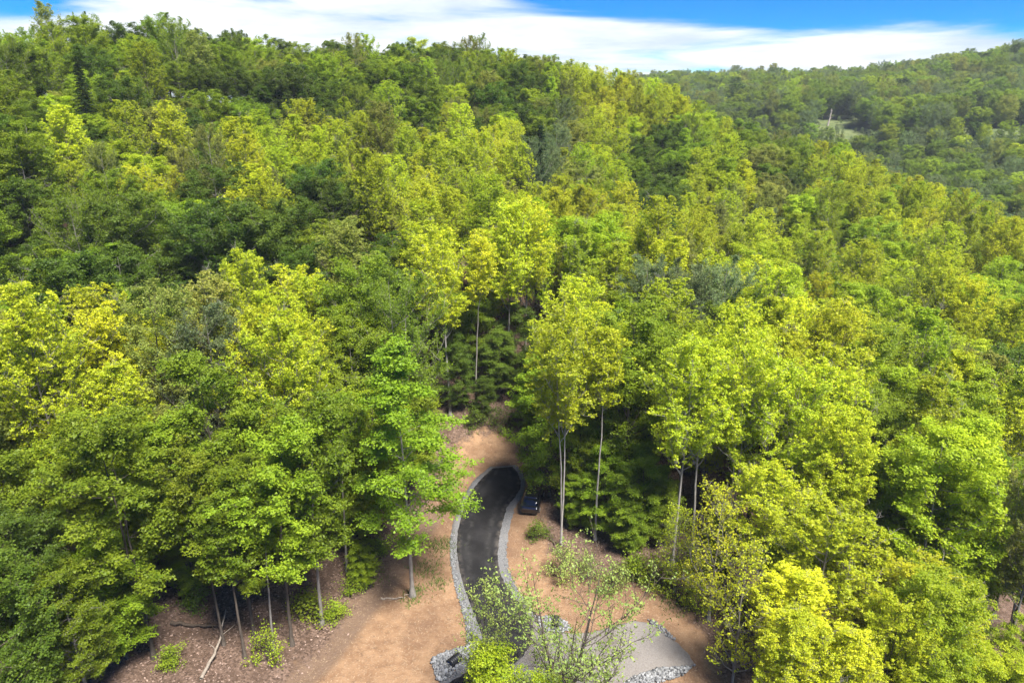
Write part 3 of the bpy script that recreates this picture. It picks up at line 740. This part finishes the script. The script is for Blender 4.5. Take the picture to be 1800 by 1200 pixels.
# understorey along the edges of the clearing and in the front stands
for k in range(110):
    x, y = (random.uniform(-42, -9), random.uniform(36, 68)) if k < 50 else ((random.uniform(5, 42), random.uniform(34, 68)) if k < 90 else (random.uniform(-12, 7), random.uniform(71, 90)))
    if float(sdist(cl_arr, np.array([x]), np.array([y]))[0]) > -2.0 or (y < 52 and x > -25 and x < -8): continue
    if min(math.hypot(t['x'] - x, t['y'] - y) for t in TREES) < 2.2: continue
    put('edge%d' % random.randrange(3), x, y, random.choice('GEE' if k < 50 else 'EEGL' if k < 90 else 'DG'), random.uniform(.38, .62), 1.0, bark='dark', name='low_leafy_tree')
put('conifer', *polar(140, 118), 'C', .95, 1.0, bark='dark', name='conifer_tree', hero='dark narrow conifer standing on the upper left slope')
put('conifer', *polar(952, 118), 'C', 1.0, 1.0, bark='dark', name='conifer_tree', hero='dark bluish conifer among pale trees in the middle of the hillside')

# ---- which trees show at all: paint crowns front to back on a coarse picture
GW, GH = 360, 240
ids = -np.ones((GH, GW), int)
order = sorted(range(len(TREES)), key=lambda i: math.hypot(TREES[i]['x'], TREES[i]['y']))
yy, xx = np.mgrid[0:GH, 0:GW]
for i in order:
    t = TREES[i]; p = t['p']
    u1, v1, d1 = project(t['x'], t['y'], t['z'] + t['H']); u2, v2, d2 = project(t['x'], t['y'], t['z'] + t['H'] * max(p['cb'], .05))
    cu, cv = (u1 + u2) / 10, (v1 + v2) / 10; ru = max(t['rx'] * FPX / d1 / 5 * .92, 1); rv = max(abs(v2 - v1) / 10 + 1.5, 1)
    m = ((xx - cu) / ru) ** 2 + ((yy - cv) / rv) ** 2 < 1
    m &= ids < 0
    ids[m] = i
    t['u'], t['v'] = float(u1), float((v1 * .7 + v2 * .3))
cnt = np.bincount(ids[ids >= 0].ravel(), minlength=len(TREES))
for i in range(len(TREES)):
    m = np.nonzero(ids == i)
    TREES[i]['vis'] = int(cnt[i])
    if cnt[i]: TREES[i]['u'], TREES[i]['v'] = float(m[1].mean() * 5), float(m[0].mean() * 5)
keep = []
seen = {}
for t in sorted(TREES, key=lambda q: -q['vis']):
    seen.setdefault(t['name'], []).append(t)
big = {id(t) for L in seen.values() for t in L[:300]}
for t in TREES:
    if t['hero'] or (t['vis'] >= 5 and id(t) in big): keep.append(t)
    else: STUFF.append(dict(x=t['x'], y=t['y'], z=t['z'], c=t['col'], pr=t['proto'], s=t['s'], sz=t['sz']))
TREES = keep

# ---- labels
LOOK = {'dense_tree': 'round-crowned', 'young_leaf_tree': 'upright', 'fine_leaf_tree': 'feathery', 'low_leafy_tree': 'low bushy'}
HUE = {'Y': 'yellow-green', 'L': 'lime green', 'G': 'mid green', 'E': 'fresh green', 'D': 'dark green', 'B': 'grey-green', 'O': 'olive', 'S': 'pale green', 'C': 'dark'}
ORD = ['first', 'second', 'third', 'fourth', 'fifth', 'sixth', 'seventh', 'eighth', 'ninth', 'tenth', 'eleventh', 'twelfth', 'thirteenth', 'fourteenth', 'fifteenth', 'sixteenth', 'seventeenth', 'eighteenth', 'nineteenth', 'twentieth', 'twenty-first', 'twenty-second', 'twenty-third', 'twenty-fourth']
def zone(t):
    u, v = t['u'], t['v']
    R = math.hypot(t['x'], t['y']); Rc = np.interp(900 + FPX * t['x'] / (t['y'] * 1.07), crest_u, crest_R)
    col = ['far left', 'left', 'middle', 'right', 'far right'][int(np.searchsorted([330, 700, 1100, 1450], u))]
    side = 'left' if u < 600 else ('middle' if u < 1200 else 'right')
    if R > Rc - 12: return 'on the skyline at ' + col if u < 1200 else 'on the ridge before the far hill'
    if v < 150: return 'just below the skyline at ' + col
    if v < 205: return 'in upper rows of the %s slope' % col
    if v < 260: return 'high on the %s slope' % col
    if v < 320: return 'above halfway up the %s slope' % col
    if v < 390: return 'halfway up the %s slope' % col
    if v < 460: return 'below halfway on the %s slope' % col
    if v < 540: return 'low on the %s slope' % col
    if v < 690: return {'left': 'at the back of the left front stand', 'middle': 'beside the dark gully', 'right': 'behind the bright yellow stand'}[side]
    return {'left': 'inside the left front stand', 'middle': 'close beside the driveway clearing', 'right': 'in the right foreground stand'}[side]
groups = {}
for t in TREES:
    if not t['hero']:
        groups.setdefault((t['col'], t['name'], zone(t)), []).append(t)
for (c, nm, zn), L in groups.items():
    L.sort(key=lambda t: t['u'])
    what = '%s %s tree' % (HUE[c], LOOK.get(nm, 'slim'))
    for i, t in enumerate(L):
        if len(L) == 1: t['label'] = 'only %s %s' % (what, zn)
        else: t['label'] = '%s %s, %s such from left' % (what, zn, ORD[min(i, 23)])
CATN = {'low_leafy_tree': 'low leafy trees under the taller ones', 'dense_tree': 'dense round-crowned trees of the hillside', 'young_leaf_tree': 'young-leaved upright trees of the hillside',
        'fine_leaf_tree': 'feathery trees of the hillside', 'slender_tree': 'slender bare-trunked trees', 'conifer_tree': 'conifers among the broadleaf trees', 'sparse_tree': 'half-bare trees by the gravel pad', 'small_bright_tree': 'small lime trees at the bottom edge'}
SRC = {}
for t in TREES:
    p = t['p']
    root = empty(t['name'], (t['x'], t['y'], t['z'] - .02), t['rz']); ax = random.uniform(.88, 1.12) if not t['hero'] else 1.0; root.scale = (t['s'] * ax, t['s'] / ax, t['s'] * t['sz'])
    tag(root, t['hero'] or t['label'], 'tree', CATN.get(t['name']))
    tk = link('trunk', p['trunk'], root); tk.color = (*BARK[t['bark']], 1)
    cr = link('crown', p['crown'], root)
    j = random.uniform(.88, 1.12); h = random.uniform(-.09, .045); c = PAL[t['col']]
    cr['tint'] = [c[0] * j * (1 + h), c[1] * j, c[2] * j]
    SRC.setdefault((t['proto'], t['col']), cr)

# ------------------------------------------------------------------ far wood: one mass
FAR = []
for j in range(0, 90):
    for i in range(-40, 110):
        x = (i + .5 * (j % 2)) * 7.4 + rng.uniform(-2.4, 2.4); y = 185 + j * 6.4 + rng.uniform(-2.4, 2.4)
        u0 = 900 + FPX * x / (y * 1.07); R = math.hypot(x, y); Rc = np.interp(u0, crest_u, crest_R)
        if R < Rc + 30 or u0 < 1080 or u0 > 1990 or R > 690: continue
        FAR.append((x, y, R))
FX = np.array(FAR)
sm = np.maximum(sdist(mead1, FX[:, 0], FX[:, 1]), sdist(mead2, FX[:, 0], FX[:, 1]))
FX = FX[sm < -3]
FZ = height(FX[:, 0], FX[:, 1])
far_src = [k for k in SRC if k[0].startswith(('dense', 'young', 'fine')) and k[1] in 'GDOBEL']
pts, kidx, scl, rot, tnt = [], [], [], [], []
def add_pt(x, y, z, key, s, szz):
    c = PAL[key[1]]; j = random.uniform(.88, 1.12); h = random.uniform(-.09, .045); tnt.append((c[0] * j * (1 + h), c[1] * j, c[2] * j))
    pts.append((x, y, z)); kidx.append(KEYS.index(key)); scl.append((s, s, s * szz)); rot.append((0, 0, random.uniform(0, 6.28)))
def scatter_poly0(poly, n):
    poly = np.array(poly); out = []
    while len(out) < n:
        q = rng.uniform(poly.min(0), poly.max(0), (1, 2))
        if inside(poly, q[:, 0], q[:, 1])[0]: out.append(q[0])
    return out
KEYS = list(dict.fromkeys(list(SRC.keys())))
by_col = {}
for k in far_src: by_col.setdefault(k[1], []).append(k)
for (x, y, R), z in zip(FX, FZ):
    c = random.choice('GGEELBBGDO')
    if c not in by_col: c = 'G'
    fs = random.uniform(.95, 1.4) * (1 - .25 * (R < 380))
    add_pt(x, y, z - 1.0, random.choice(by_col[c]), fs, random.uniform(.62, .78))
for x, y in scatter_poly0(mead1, 16):
    add_pt(x, y, H1(x, y) - .6, random.choice(by_col.get('B', by_col['G'])), random.uniform(.12, .3), .9)
n_far = len(pts)
for r_ in STUFF:
    key = (r_['pr'], r_['c'])
    if key not in SRC: key = next((k for k in KEYS if k[0] == r_['pr']), KEYS[0])
    add_pt(r_['x'], r_['y'], r_['z'], key, r_['s'], r_['sz'])
def wood(name, sel, label):
    me = bpy.data.meshes.new(name); me.from_pydata([pts[i] for i in sel], [], [])
    for an, ty, arr in (('kidx', 'INT', kidx), ('scl', 'FLOAT_VECTOR', scl), ('rot', 'FLOAT_VECTOR', rot), ('tint', 'FLOAT_VECTOR', tnt)):
        a = me.attributes.new(an, ty, 'POINT')
        v = np.array([arr[i] for i in sel]).ravel()
        a.data.foreach_set('value' if ty == 'INT' else 'vector', v.astype(np.int32 if ty == 'INT' else np.float32))
    o = link(name, me)
    ng = bpy.data.node_groups.new(name, 'GeometryNodeTree')
    ng.interface.new_socket('Geometry', in_out='INPUT', socket_type='NodeSocketGeometry')
    ng.interface.new_socket('Geometry', in_out='OUTPUT', socket_type='NodeSocketGeometry')
    gi = ng.nodes.new('NodeGroupInput'); go = ng.nodes.new('NodeGroupOutput'); jn = ng.nodes.new('GeometryNodeJoinGeometry')
    def named(nm, ty):
        n = ng.nodes.new('GeometryNodeInputNamedAttribute'); n.data_type = ty; n.inputs['Name'].default_value = nm
        return next(s for s in n.outputs if s.enabled and s.name == 'Attribute')
    ak, asc, aro = named('kidx', 'INT'), named('scl', 'FLOAT_VECTOR'), named('rot', 'FLOAT_VECTOR')
    e2r = ng.nodes.new('FunctionNodeEulerToRotation'); ng.links.new(aro, e2r.inputs[0])
    for q in sorted(set(kidx[i] for i in sel)):
        cmp = ng.nodes.new('FunctionNodeCompare'); cmp.data_type = 'INT'; cmp.operation = 'EQUAL'
        ia = [s for s in cmp.inputs if s.enabled]
        ng.links.new(ak, ia[0]); ia[1].default_value = q
        oi = ng.nodes.new('GeometryNodeObjectInfo'); oi.transform_space = 'ORIGINAL'
        oi.inputs['Object'].default_value = SRC[KEYS[q]]; oi.inputs['As Instance'].default_value = True
        ip = ng.nodes.new('GeometryNodeInstanceOnPoints')
        ng.links.new(gi.outputs[0], ip.inputs['Points']); ng.links.new(cmp.outputs[0], ip.inputs['Selection'])
        ng.links.new(oi.outputs['Geometry'], ip.inputs['Instance'])
        ng.links.new(e2r.outputs[0], ip.inputs['Rotation']); ng.links.new(asc, ip.inputs['Scale'])
        ng.links.new(ip.outputs[0], jn.inputs[0])
    ng.links.new(jn.outputs[0], go.inputs[0])
    md = o.modifiers.new('wood', 'NODES'); md.node_group = ng
    tag(o, label, 'woodland', kind='stuff')
    return o
wood('far_woodland', range(n_far), 'hazy wooded far hill and valley woods at upper right')
wood('forest_mass', range(n_far, len(pts)), 'continuing woodland mass behind and between the nearer hillside trees')

# ------------------------------------------------------------------ stones, litter, straw
def ico():
    g = (1 + 5 ** .5) / 2
    v = unit(np.array([(-1,g,0),(1,g,0),(-1,-g,0),(1,-g,0),(0,-1,g),(0,1,g),(0,-1,-g),(0,1,-g),(g,0,-1),(g,0,1),(-g,0,-1),(-g,0,1)], float))
    f = np.array([(0,11,5),(0,5,1),(0,1,7),(0,7,10),(0,10,11),(1,5,9),(5,11,4),(11,10,2),(10,7,6),(7,1,8),(3,9,4),(3,4,2),(3,2,6),(3,6,8),(3,8,9),(4,9,5),(2,4,11),(6,2,10),(8,6,7),(9,8,1)])
    return v, f
def scatter_poly(poly, n):
    poly = np.array(poly); lo, hi = poly.min(0), poly.max(0); out = []
    while len(out) < n:
        q = rng.uniform(lo, hi, (n * 3, 2)); out += list(q[inside(poly, q[:, 0], q[:, 1])])
    return np.array(out[:n])
def stones(name, XY, lo, hi, label, mound=lambda q: 0):
    v, f = ico(); n = len(XY)
    S = lo + (hi - lo) * rng.beta(1.6, 3, n)
    D = v[None] * rng.uniform(.72, 1.2, (n, 12, 1)) * S[:, None, None] * .5 * rng.uniform(.7, 1.3, (n, 1, 3))
    a = rng.uniform(0, 6.28, n); ca, sa = np.cos(a)[:, None], np.sin(a)[:, None]
    D = np.stack([D[..., 0] * ca - D[..., 1] * sa, D[..., 0] * sa + D[..., 1] * ca, D[..., 2] * .8], -1)
    z = height(XY[:, 0], XY[:, 1]) + .04 + S * rng.uniform(.1, .5, n) + mound(XY)
    V = D + np.concatenate([XY, z[:, None]], 1)[:, None]
    F = (f[None] + (np.arange(n) * 12)[:, None, None]).reshape(-1, 3)
    o = link(name, mesh_np(name, V.reshape(-1, 3), F, M_STONE, False, {'tone': ('FACE', np.repeat(rng.beta(1.6, 1.3, n), 20))}))
    tag(o, label, 'stones', kind='stuff')
stones('riprap_stones', scatter_poly(rip_a, 1300), .07, .32, 'bank of grey broken stones left of the driveway mouth', lambda q: .22 * np.clip(sdist(rip_a, q[:, 0], q[:, 1]), 0, 1) * (1 + .5 * wav(q[:, 0], q[:, 1], 3, 8)))
stones('riprap_stones', scatter_poly(rip_b, 600), .07, .30, 'grey broken stones in the corner between driveway and gravel pad')
stones('riprap_stones', scatter_poly(rip_c, 1300), .07, .30, 'bank of grey broken stones along the lower edge of gravel pad', lambda q: .22 * np.clip(sdist(rip_c, q[:, 0], q[:, 1]), 0, 1) * (1 + .5 * wav(q[:, 0], q[:, 1], 3, 9)))
stones('riprap_stones', scatter_poly(rip_d, 130), .08, .28, 'thin line of stones on the right edge of gravel pad')
sl, dl = resample(shL, 400), resample(drive_L, 400)
q = rng.beta(1.2, 2.2, (2600, 1)) * .8; ii = np.clip(rng.choice(rng.integers(150, 330, 60), 2600) + rng.normal(0, 7, 2600), 140, 335).astype(int)
stones('edge_stones', sl[ii] * (1 - q) + dl[ii] * q + rng.normal(0, .04, (2600, 2)),   .03, .15, 'strip of grey stones along the left side of the driveway')
sr, dr = resample(shR, 400), resample(drive_R, 400)
q = rng.uniform(-.05, .35, (900, 1)); ii = np.clip(rng.choice(rng.integers(150, 300, 22), 900) + rng.normal(0, 7, 900), 140, 320).astype(int)
stones('edge_stones', sr[ii] * (1 - q) + dr[ii] * q + rng.normal(0, .04, (900, 2)), .03, .12, 'thin strip of stones along the right side of the driveway')

def flakes(name, XY, l0, l1, ratio, mat, up, tilt, label, cat):
    n = len(XY)
    C = np.concatenate([XY, (height(XY[:, 0], XY[:, 1]) + up)[:, None] + rng.uniform(0, .03, (n, 1))], 1)
    nn = unit(np.array([0, 0, 1.]) + rng.normal(0, tilt, (n, 3))); d = unit(np.cross(nn, rng.normal(0, 1, (n, 3))))
    L = rng.uniform(l0, l1, n); S = unit(np.cross(nn, d)); W_ = L * ratio
    V = np.stack([C - d * L[:, None] * .5, C + S * W_[:, None] * .5, C + d * L[:, None] * .5, C - S * W_[:, None] * .5], 1)
    o = link(name, mesh_np(name, V.reshape(-1, 3), np.arange(n * 4).reshape(-1, 4), mat, False, {'tone': ('FACE', rng.uniform(0, 1, n))}))
    tag(o, label, cat, kind='stuff')
def mat_tone(name, a, b):
    m, t, out = new_mat(name); principled(t, out, mix_n(t, attr(t, 'tone'), a, b), .8, .2); return m
n = 60000
XY = np.stack([rng.uniform(-48, 34, n), rng.uniform(33, 80, n)], 1)
XY = XY[sdist(clear, XY[:, 0], XY[:, 1]) + rng.normal(0, .7, n) < -.2]
flakes('leaf_litter', XY, .10, .22, .6, mat_tone('dry_leaf', (.075, .046, .032), (.30, .21, .165)), .02, .35, 'dry brown fallen leaves covering the forest floor', 'leaf litter')
XY = scatter_poly(clear, 16000)
ok = np.ones(len(XY), bool)
for pg in paved: ok &= sdist(pg, XY[:, 0], XY[:, 1]) < -.1
flakes('straw_mulch', XY[ok], .06, .30, .10, mat_tone('straw', (.20, .13, .08), (.44, .32, .20)), .015, .15, 'pale straw scattered over the bare dirt clearing', 'straw')
# sparse new grass on the dirt
gp = []
for (u, v, rr, k) in ((775, 960, 1.6, 500), (750, 1000, 1.5, 350), (770, 1025, .9, 160), (710, 955, 1.0, 160), (722, 1050, .9, 200), (735, 1035, .7, 150), (1190, 1060, 1.6, 350), (660, 1010, 1.2, 150)):
    x, y = hit(u, v); gp.append(rng.normal(0, rr * .5, (k, 2)) + (x, y))
gp = np.concatenate(gp); n = len(gp)
C = np.concatenate([gp, height(gp[:, 0], gp[:, 1])[:, None]], 1); a = rng.uniform(0, 6.28, n); hgt = rng.uniform(.12, .32, n)
side = np.stack([np.cos(a), np.sin(a), np.zeros(n)], 1) * .035; lean = rng.normal(0, .5, (n, 3)) * hgt[:, None]; lean[:, 2] = hgt
V = np.stack([C - side, C + side, C + lean], 1)
o = link('grass_tufts', mesh_np('grass_tufts', V.reshape(-1, 3), np.arange(n * 3).reshape(-1, 3), mat_tone('grass', (.05, .085, .012), (.12, .15, .03)), False, {'tone': ('FACE', rng.uniform(0, 1, n))}))
tag(o, 'thin new grass sprouting on the dirt beside the driveway', 'grass', kind='stuff')

# ------------------------------------------------------------------ shrubs
SH = [(640, 1000, 'shrub1', 1.1, 'E', 'low green shrub left of the muddy track'), (625, 1035, 'shrub1', .9, 'E', 'small green shrub below the one by muddy track'),
      (668, 975, 'shrub1', .8, 'E', 'small bright shrub higher up by the muddy track'), (545, 1080, 'shrub1', 1.2, 'G', 'dark green shrub among trunks on the litter slope'),
      (590, 1085, 'shrub1', .8, 'E', 'tiny green shrub by trunk nearest the track'), (470, 1165, 'shrub0', .95, 'L', 'yellow-green shrub at the foot of the thin trunks'),
      (985, 1015, 'shrub0', 1.15, 'S', 'pale green shrub at the dirt edge before the big maple'),
      (1035, 1015, 'shrub0', .9, 'S', 'pale green shrub right of its twin at the dirt edge'), (1080, 1035, 'shrub0', 1.0, 'S', 'pale shrub at the dirt bank above the gravel pad'),
      (1150, 1030, 'shrub0', 1.1, 'L', 'yellowish shrub on the dark bank behind gravel pad'), (1190, 1050, 'shrub0', 1.2, 'L', 'wide yellowish shrub on the bank right of gravel pad'),
      (1225, 1075, 'shrub0', 1.1, 'L', 'yellowish shrub at the right end of the dirt bank'), (1120, 1015, 'shrub1', 1.3, 'G', 'green shrub in shade under the low trees'),
      (300, 1165, 'shrub1', .8, 'G', 'small shrub beside the thick dark trunk'), (345, 1060, 'shrub1', 1.0, 'D', 'dark shrub on the shaded litter at left'),
      (880, 755, 'shrub0', 1.1, 'D', 'dark shrub on top of the cut bank'), (835, 752, 'shrub1', 1.2, 'D', 'low dark shrub at left top of the cut bank'), (945, 945, 'shrub1', .9, 'D', 'dark low shrub behind the black car')]
for u, v, pr, s, c, lb in SH:
    x, y = hit(u, v); root = empty('shrub', (x, y, H1(x, y)), random.uniform(0, 6), s)
    tag(root, lb, 'shrub', 'shrubs along the clearing')
    tk = link('stems', PR[pr]['trunk'], root); tk.color = (*BARK['dark'], 1)
    cr = link('foliage', PR[pr]['crown'], root); cr['tint'] = list(PAL[c])

# ------------------------------------------------------------------ fallen wood
def log(name, pts_px, r0, lift, mat_col, label, branches=3):
    Pw = []
    for (u, v), l in zip(pts_px, lift):
        x, y = hit(u, v); Pw.append((x, y, H1(x, y) + r0 * .8 + l))
    Pw = np.array(Pw); t = np.linspace(0, 1, len(Pw)); tt = np.linspace(0, 1, 12)
    Q = np.stack([np.interp(tt, t, Pw[:, c]) for c in range(3)], -1); Q[1:-1] += rng.normal(0, .05, (10, 3))
    org = Q[0].copy(); Q -= org
    root = empty(name, org); tag(root, label, 'fallen branch', 'fallen wood on the litter')
    A = Acc(); A.add(*tubes(Q[None], (r0 * (1 - .75 * tt))[None], 7)); V, F = A.get()
    o = link('stem', mesh_np(name, V, F, M_BARK, True), root); o.color = (*mat_col, 1)
    A = Acc()
    for b in range(branches):
        i = random.randrange(5, 10); d = unit(rng.normal(0, 1, 3)); d[2] = abs(d[2]) * .6 + .1
        B = Q[i] + d * np.linspace(0, random.uniform(.6, 1.6), 5)[:, None] + rng.normal(0, .04, (5, 3))
        B[0] = Q[i]
        A.add(*tubes(B[None], (r0 * .3 * (1 - .8 * np.linspace(0, 1, 5)))[None], 5))
    if branches:
        V, F = A.get(); o = link('side_branch', mesh_np(name + '_side', V, F, M_BARK, True), root); o.color = (*mat_col, 1)
log('fallen_branch', [(670, 1049), (700, 1051), (722, 1044)], .09, [0, 0, .05], (.36, .29, .22), 'pale fallen branch lying at the foot of the tall layered tree', 1)
log('fallen_log', [(355, 1200), (385, 1155), (402, 1100)], .13, [0, .4, 1.4], (.30, .25, .20), 'leaning fallen trunk on the litter slope at lower left', 2)
log('fallen_log', [(300, 1090), (345, 1096), (395, 1105)], .16, [0, .05, .2], (.10, .075, .055), 'dark fallen trunk lying across the shaded litter slope', 2)
log('fallen_branch', [(630, 1020), (640, 985), (652, 950)], .07, [0, .5, 1.2], (.30, .23, .17), 'thin broken stem leaning beside the green shrub by the track', 0)
log('fallen_branch', [(1010, 985), (985, 960), (955, 945)], .06, [.1, .3, .2], (.16, .12, .09), 'brushy dead branch on dirt behind the black car', 4)
log('fallen_branch', [(975, 960), (958, 930), (950, 905)], .05, [.1, .3, .2], (.16, .12, .09), 'dead twigs heaped right beside the black car', 4)

# ------------------------------------------------------------------ culvert pipes
M_BLACK = mat_plain('black_plastic', (.010, .010, .011), (.022, .022, .024), 6, .45, .4)
def culvert(u, v, heading, dia, label):
    x, y = hit(u, v)
    root = empty('culvert_pipe', (x, y, H1(x, y)), heading); tag(root, label, 'pipe', 'culvert pipe ends')
    n = 40; s = np.linspace(-.5, .5, n); rr = dia / 2 * (1 + .05 * np.sign(np.sin(s * 40)))
    Po = np.zeros((1, n, 3)); Po[0, :, 1] = -s; Po[0, :, 2] = dia * .42 + .06
    Vo, Fo = tubes(Po, rr[None], 18)
    link('pipe_wall', mesh_np('pipe_wall', Vo, Fo, M_BLACK, False), root)
    Vi, Fi = tubes(Po[:, ::-1], np.full((1, n), dia / 2 * .86), 18); link('pipe_bore', mesh_np('pipe_bore', Vi, Fi, M_BLACK, True), root)
    a = np.arange(18) * 2 * math.pi / 18
    ring = np.concatenate([np.stack([np.cos(a) * q, np.full(18, -.5), np.sin(a) * q + dia * .42 + .06], -1) for q in (dia / 2 * 1.06, dia / 2 * .84)])
    i = np.arange(18); F = np.stack([i, (i + 1) % 18, (i + 1) % 18 + 18, i + 18], -1)
    link('pipe_rim', mesh_np('pipe_rim', ring, F, M_BLACK), root)
culvert(799, 1166, rad(-40), .62, 'black corrugated pipe end in the stones left of the driveway')
culvert(976, 1098, rad(-10), .5, 'black pipe end in the stones between driveway and gravel pad')

# ------------------------------------------------------------------ parked black car
def car(u, v, heading):
    x, y = hit(u, v)
    root = empty('parked_car', (x, y, H1(x, y) + .02), heading)
    tag(root, 'black car parked on dirt under the trees right of the driveway', 'car')
    m, t, out = new_mat('black_car_paint'); p = principled(t, out, (.006, .006, .008), .18, .5); p.inputs['Coat Weight'].default_value = 1.0; p.inputs['Coat Roughness'].default_value = .04
    g, t, out = new_mat('car_glass'); principled(t, out, (.004, .005, .006), .05, .6)
    tyre = mat_plain('tyre', (.012, .012, .012), (.02, .02, .02), 20, .85); rim = mat_plain('rim', (.3, .3, .31), (.4, .4, .4), 5, .3, .6)
    red = mat_plain('tail_lamp', (.12, .006, .006), (.2, .01, .01), 5, .2, .5)
    def loft(secs, mat, name, par=None):
        # secs: list of (y, half-width, z0, z1, corner)
        V, k = [], 16
        for (yy_, hw, z0, z1, e) in secs:
            a = np.arange(k) * 2 * math.pi / k + math.pi / k
            cx = np.sign(np.cos(a)) * np.abs(np.cos(a)) ** e * hw; cz = np.sign(np.sin(a)) * np.abs(np.sin(a)) ** e
            V.append(np.stack([cx, np.full(k, yy_), (z0 + z1) / 2 + cz * (z1 - z0) / 2], -1))
        V = np.concatenate(V); i = np.arange(len(secs) * k).reshape(-1, k)
        F = np.stack([i[:-1], i[1:], np.roll(i[1:], -1, 1), np.roll(i[:-1], -1, 1)], -1).reshape(-1, 4)
        me = mesh_np(name, V, [F, i[:1], i[-1:, ::-1]], mat, True)
        return link(name, me, par or root)
    body = loft([(-2.28, .70, .42, .78, .4), (-2.24, .80, .34, .90, .35), (-2.0, .88, .26, .98, .3), (-1.2, .91, .24, 1.0, .28), (0, .92, .22, 1.0, .28), (1.0, .91, .24, .98, .28), (1.7, .88, .26, .90, .3), (2.15, .80, .32, .76, .35), (2.28, .66, .40, .66, .4)], m, 'body')
    loft([(-1.95, .66, .90, 1.02, .4), (-1.55, .72, .90, 1.36, .4), (-1.1, .73, .9, 1.50, .4), (0, .73, .9, 1.53, .4), (.35, .72, .9, 1.48, .4), (.9, .70, .9, 1.18, .4), (1.25, .68, .9, .97, .4)], g, 'window_glass')
    loft([(-1.38, .60, 1.36, 1.47, .4), (-1.1, .64, 1.42, 1.535, .4), (0, .65, 1.46, 1.56, .4), (.3, .63, 1.42, 1.52, .4)], m, 'roof')
    for sx in (-1, 1):
        for yy_ in (-1.4, 1.4):
            Pn = np.zeros((1, 6, 3)); Pn[0, :, 0] = sx * np.array([.70, .72, .74, .88, .92, .925]); Pn[0, :, 1] = yy_; Pn[0, :, 2] = .33
            Vt, Ft = tubes(Pn, np.array([[.02, .30, .33, .33, .30, .24]]), 20); wl = link('wheel', mesh_np('wheel', Vt, Ft, tyre, True), root)
            Pn = np.zeros((1, 3, 3)); Pn[0, :, 0] = sx * np.array([.90, .928, .932]); Pn[0, :, 1] = yy_; Pn[0, :, 2] = .33
            Vt, Ft = tubes(Pn, np.array([[.23, .22, .02]]), 20); link('rim', mesh_np('rim', Vt, Ft, rim, True), wl)
        V = np.array([(sx * .45, -2.275, .66), (sx * .80, -2.2, .66), (sx * .80, -2.2, .82), (sx * .45, -2.275, .82), (sx * .45, -2.2, .66), (sx * .78, -2.1, .66), (sx * .78, -2.1, .82), (sx * .45, -2.2, .82)])
        F = np.array([(0, 1, 2, 3), (7, 6, 5, 4), (0, 3, 7, 4), (1, 5, 6, 2), (3, 2, 6, 7), (0, 4, 5, 1)])
        link('tail_lamp', mesh_np('tail_lamp', V, F, red), root)
car(936, 886, rad(-10))

# ------------------------------------------------------------------ dead tree by the far meadow
def snag(u, R, H, label):
    x, y = polar(u, R); r = np.random.default_rng(9); A = Acc()
    t = np.linspace(0, 1, 10); Pn = np.zeros((1, 10, 3)); Pn[0, :, 2] = t * H; Pn[0, :, 0] = .8 * np.sin(t * 2); Pn[0, 0, 2] = -.5
    A.add(*tubes(Pn, (.55 * (1 - .75 * t))[None], 8)); V, F = A.get()
    root = empty('dead_tree', (x, y, H1(x, y))); tag(root, label, 'tree')
    o = link('trunk', mesh_np('snag_trunk', V, F, M_BARK, True), root); o.color = (.46, .40, .35, 1)
    A = Acc()
    for i in range(14):
        z = r.uniform(.3, .95); a = r.uniform(0, 6.28); L = r.uniform(1, 2.6) * (1.2 - z)
        b = np.linspace(0, 1, 5)[:, None] * np.array([math.cos(a), math.sin(a), .7]) * L + np.array([.8 * math.sin(z * 2), 0, z * H])
        A.add(*tubes(b[None], (.12 * (1 - .8 * np.linspace(0, 1, 5)))[None], 5))
    V, F = A.get(); o = link('bare_limbs', mesh_np('snag_limbs', V, F, M_BARK, True), root); o.color = (.50, .43, .38, 1)
snag(1467, 412, 8, 'pale bare dead trunk at the edge of the far meadow')

# ------------------------------------------------------------------ haze
lo, hi = np.array([-1300., -300., float(GZ.min()) - 1.0]), np.array([1300., 1500., max(float(GZ.max()), float(np.max(FZ)) + 27.0) + 2.0])
lo[0] = min(lo[0], gx[0] - 5); lo[1] = min(lo[1], gy[0] - 5); hi[0] = max(hi[0], gx[-1] + 5); hi[1] = max(hi[1], gy[-1] + 5)
V = np.array([(x, y, z) for z in (lo[2], hi[2]) for y in (lo[1], hi[1]) for x in (lo[0], hi[0])])
F = np.array([(0, 2, 3, 1), (4, 5, 7, 6), (0, 1, 5, 4), (2, 6, 7, 3), (0, 4, 6, 2), (1, 3, 7, 5)])
hm = bpy.data.materials.new('haze'); hm.use_nodes = True; t = hm.node_tree; t.nodes.clear()
out = t.nodes.new('ShaderNodeOutputMaterial'); pv = t.nodes.new('ShaderNodeVolumePrincipled')
pv.inputs['Color'].default_value = (.86, .92, 1.0, 1); pv.inputs['Density'].default_value = 0.00015; pv.inputs['Anisotropy'].default_value = 0.0
t.links.new(pv.outputs[0], out.inputs['Volume'])
tag(link('haze', mesh_np('haze', V, F, hm)), 'pale summer haze in the air over the valley', 'haze', kind='stuff')
print('TREES', len(TREES), 'STUFF', len(pts) - n_far, 'FAR', n_far, 'GZ', GZ.min(), GZ.max(), 'leaf', {k: v['nleaf'] for k, v in PR.items()})
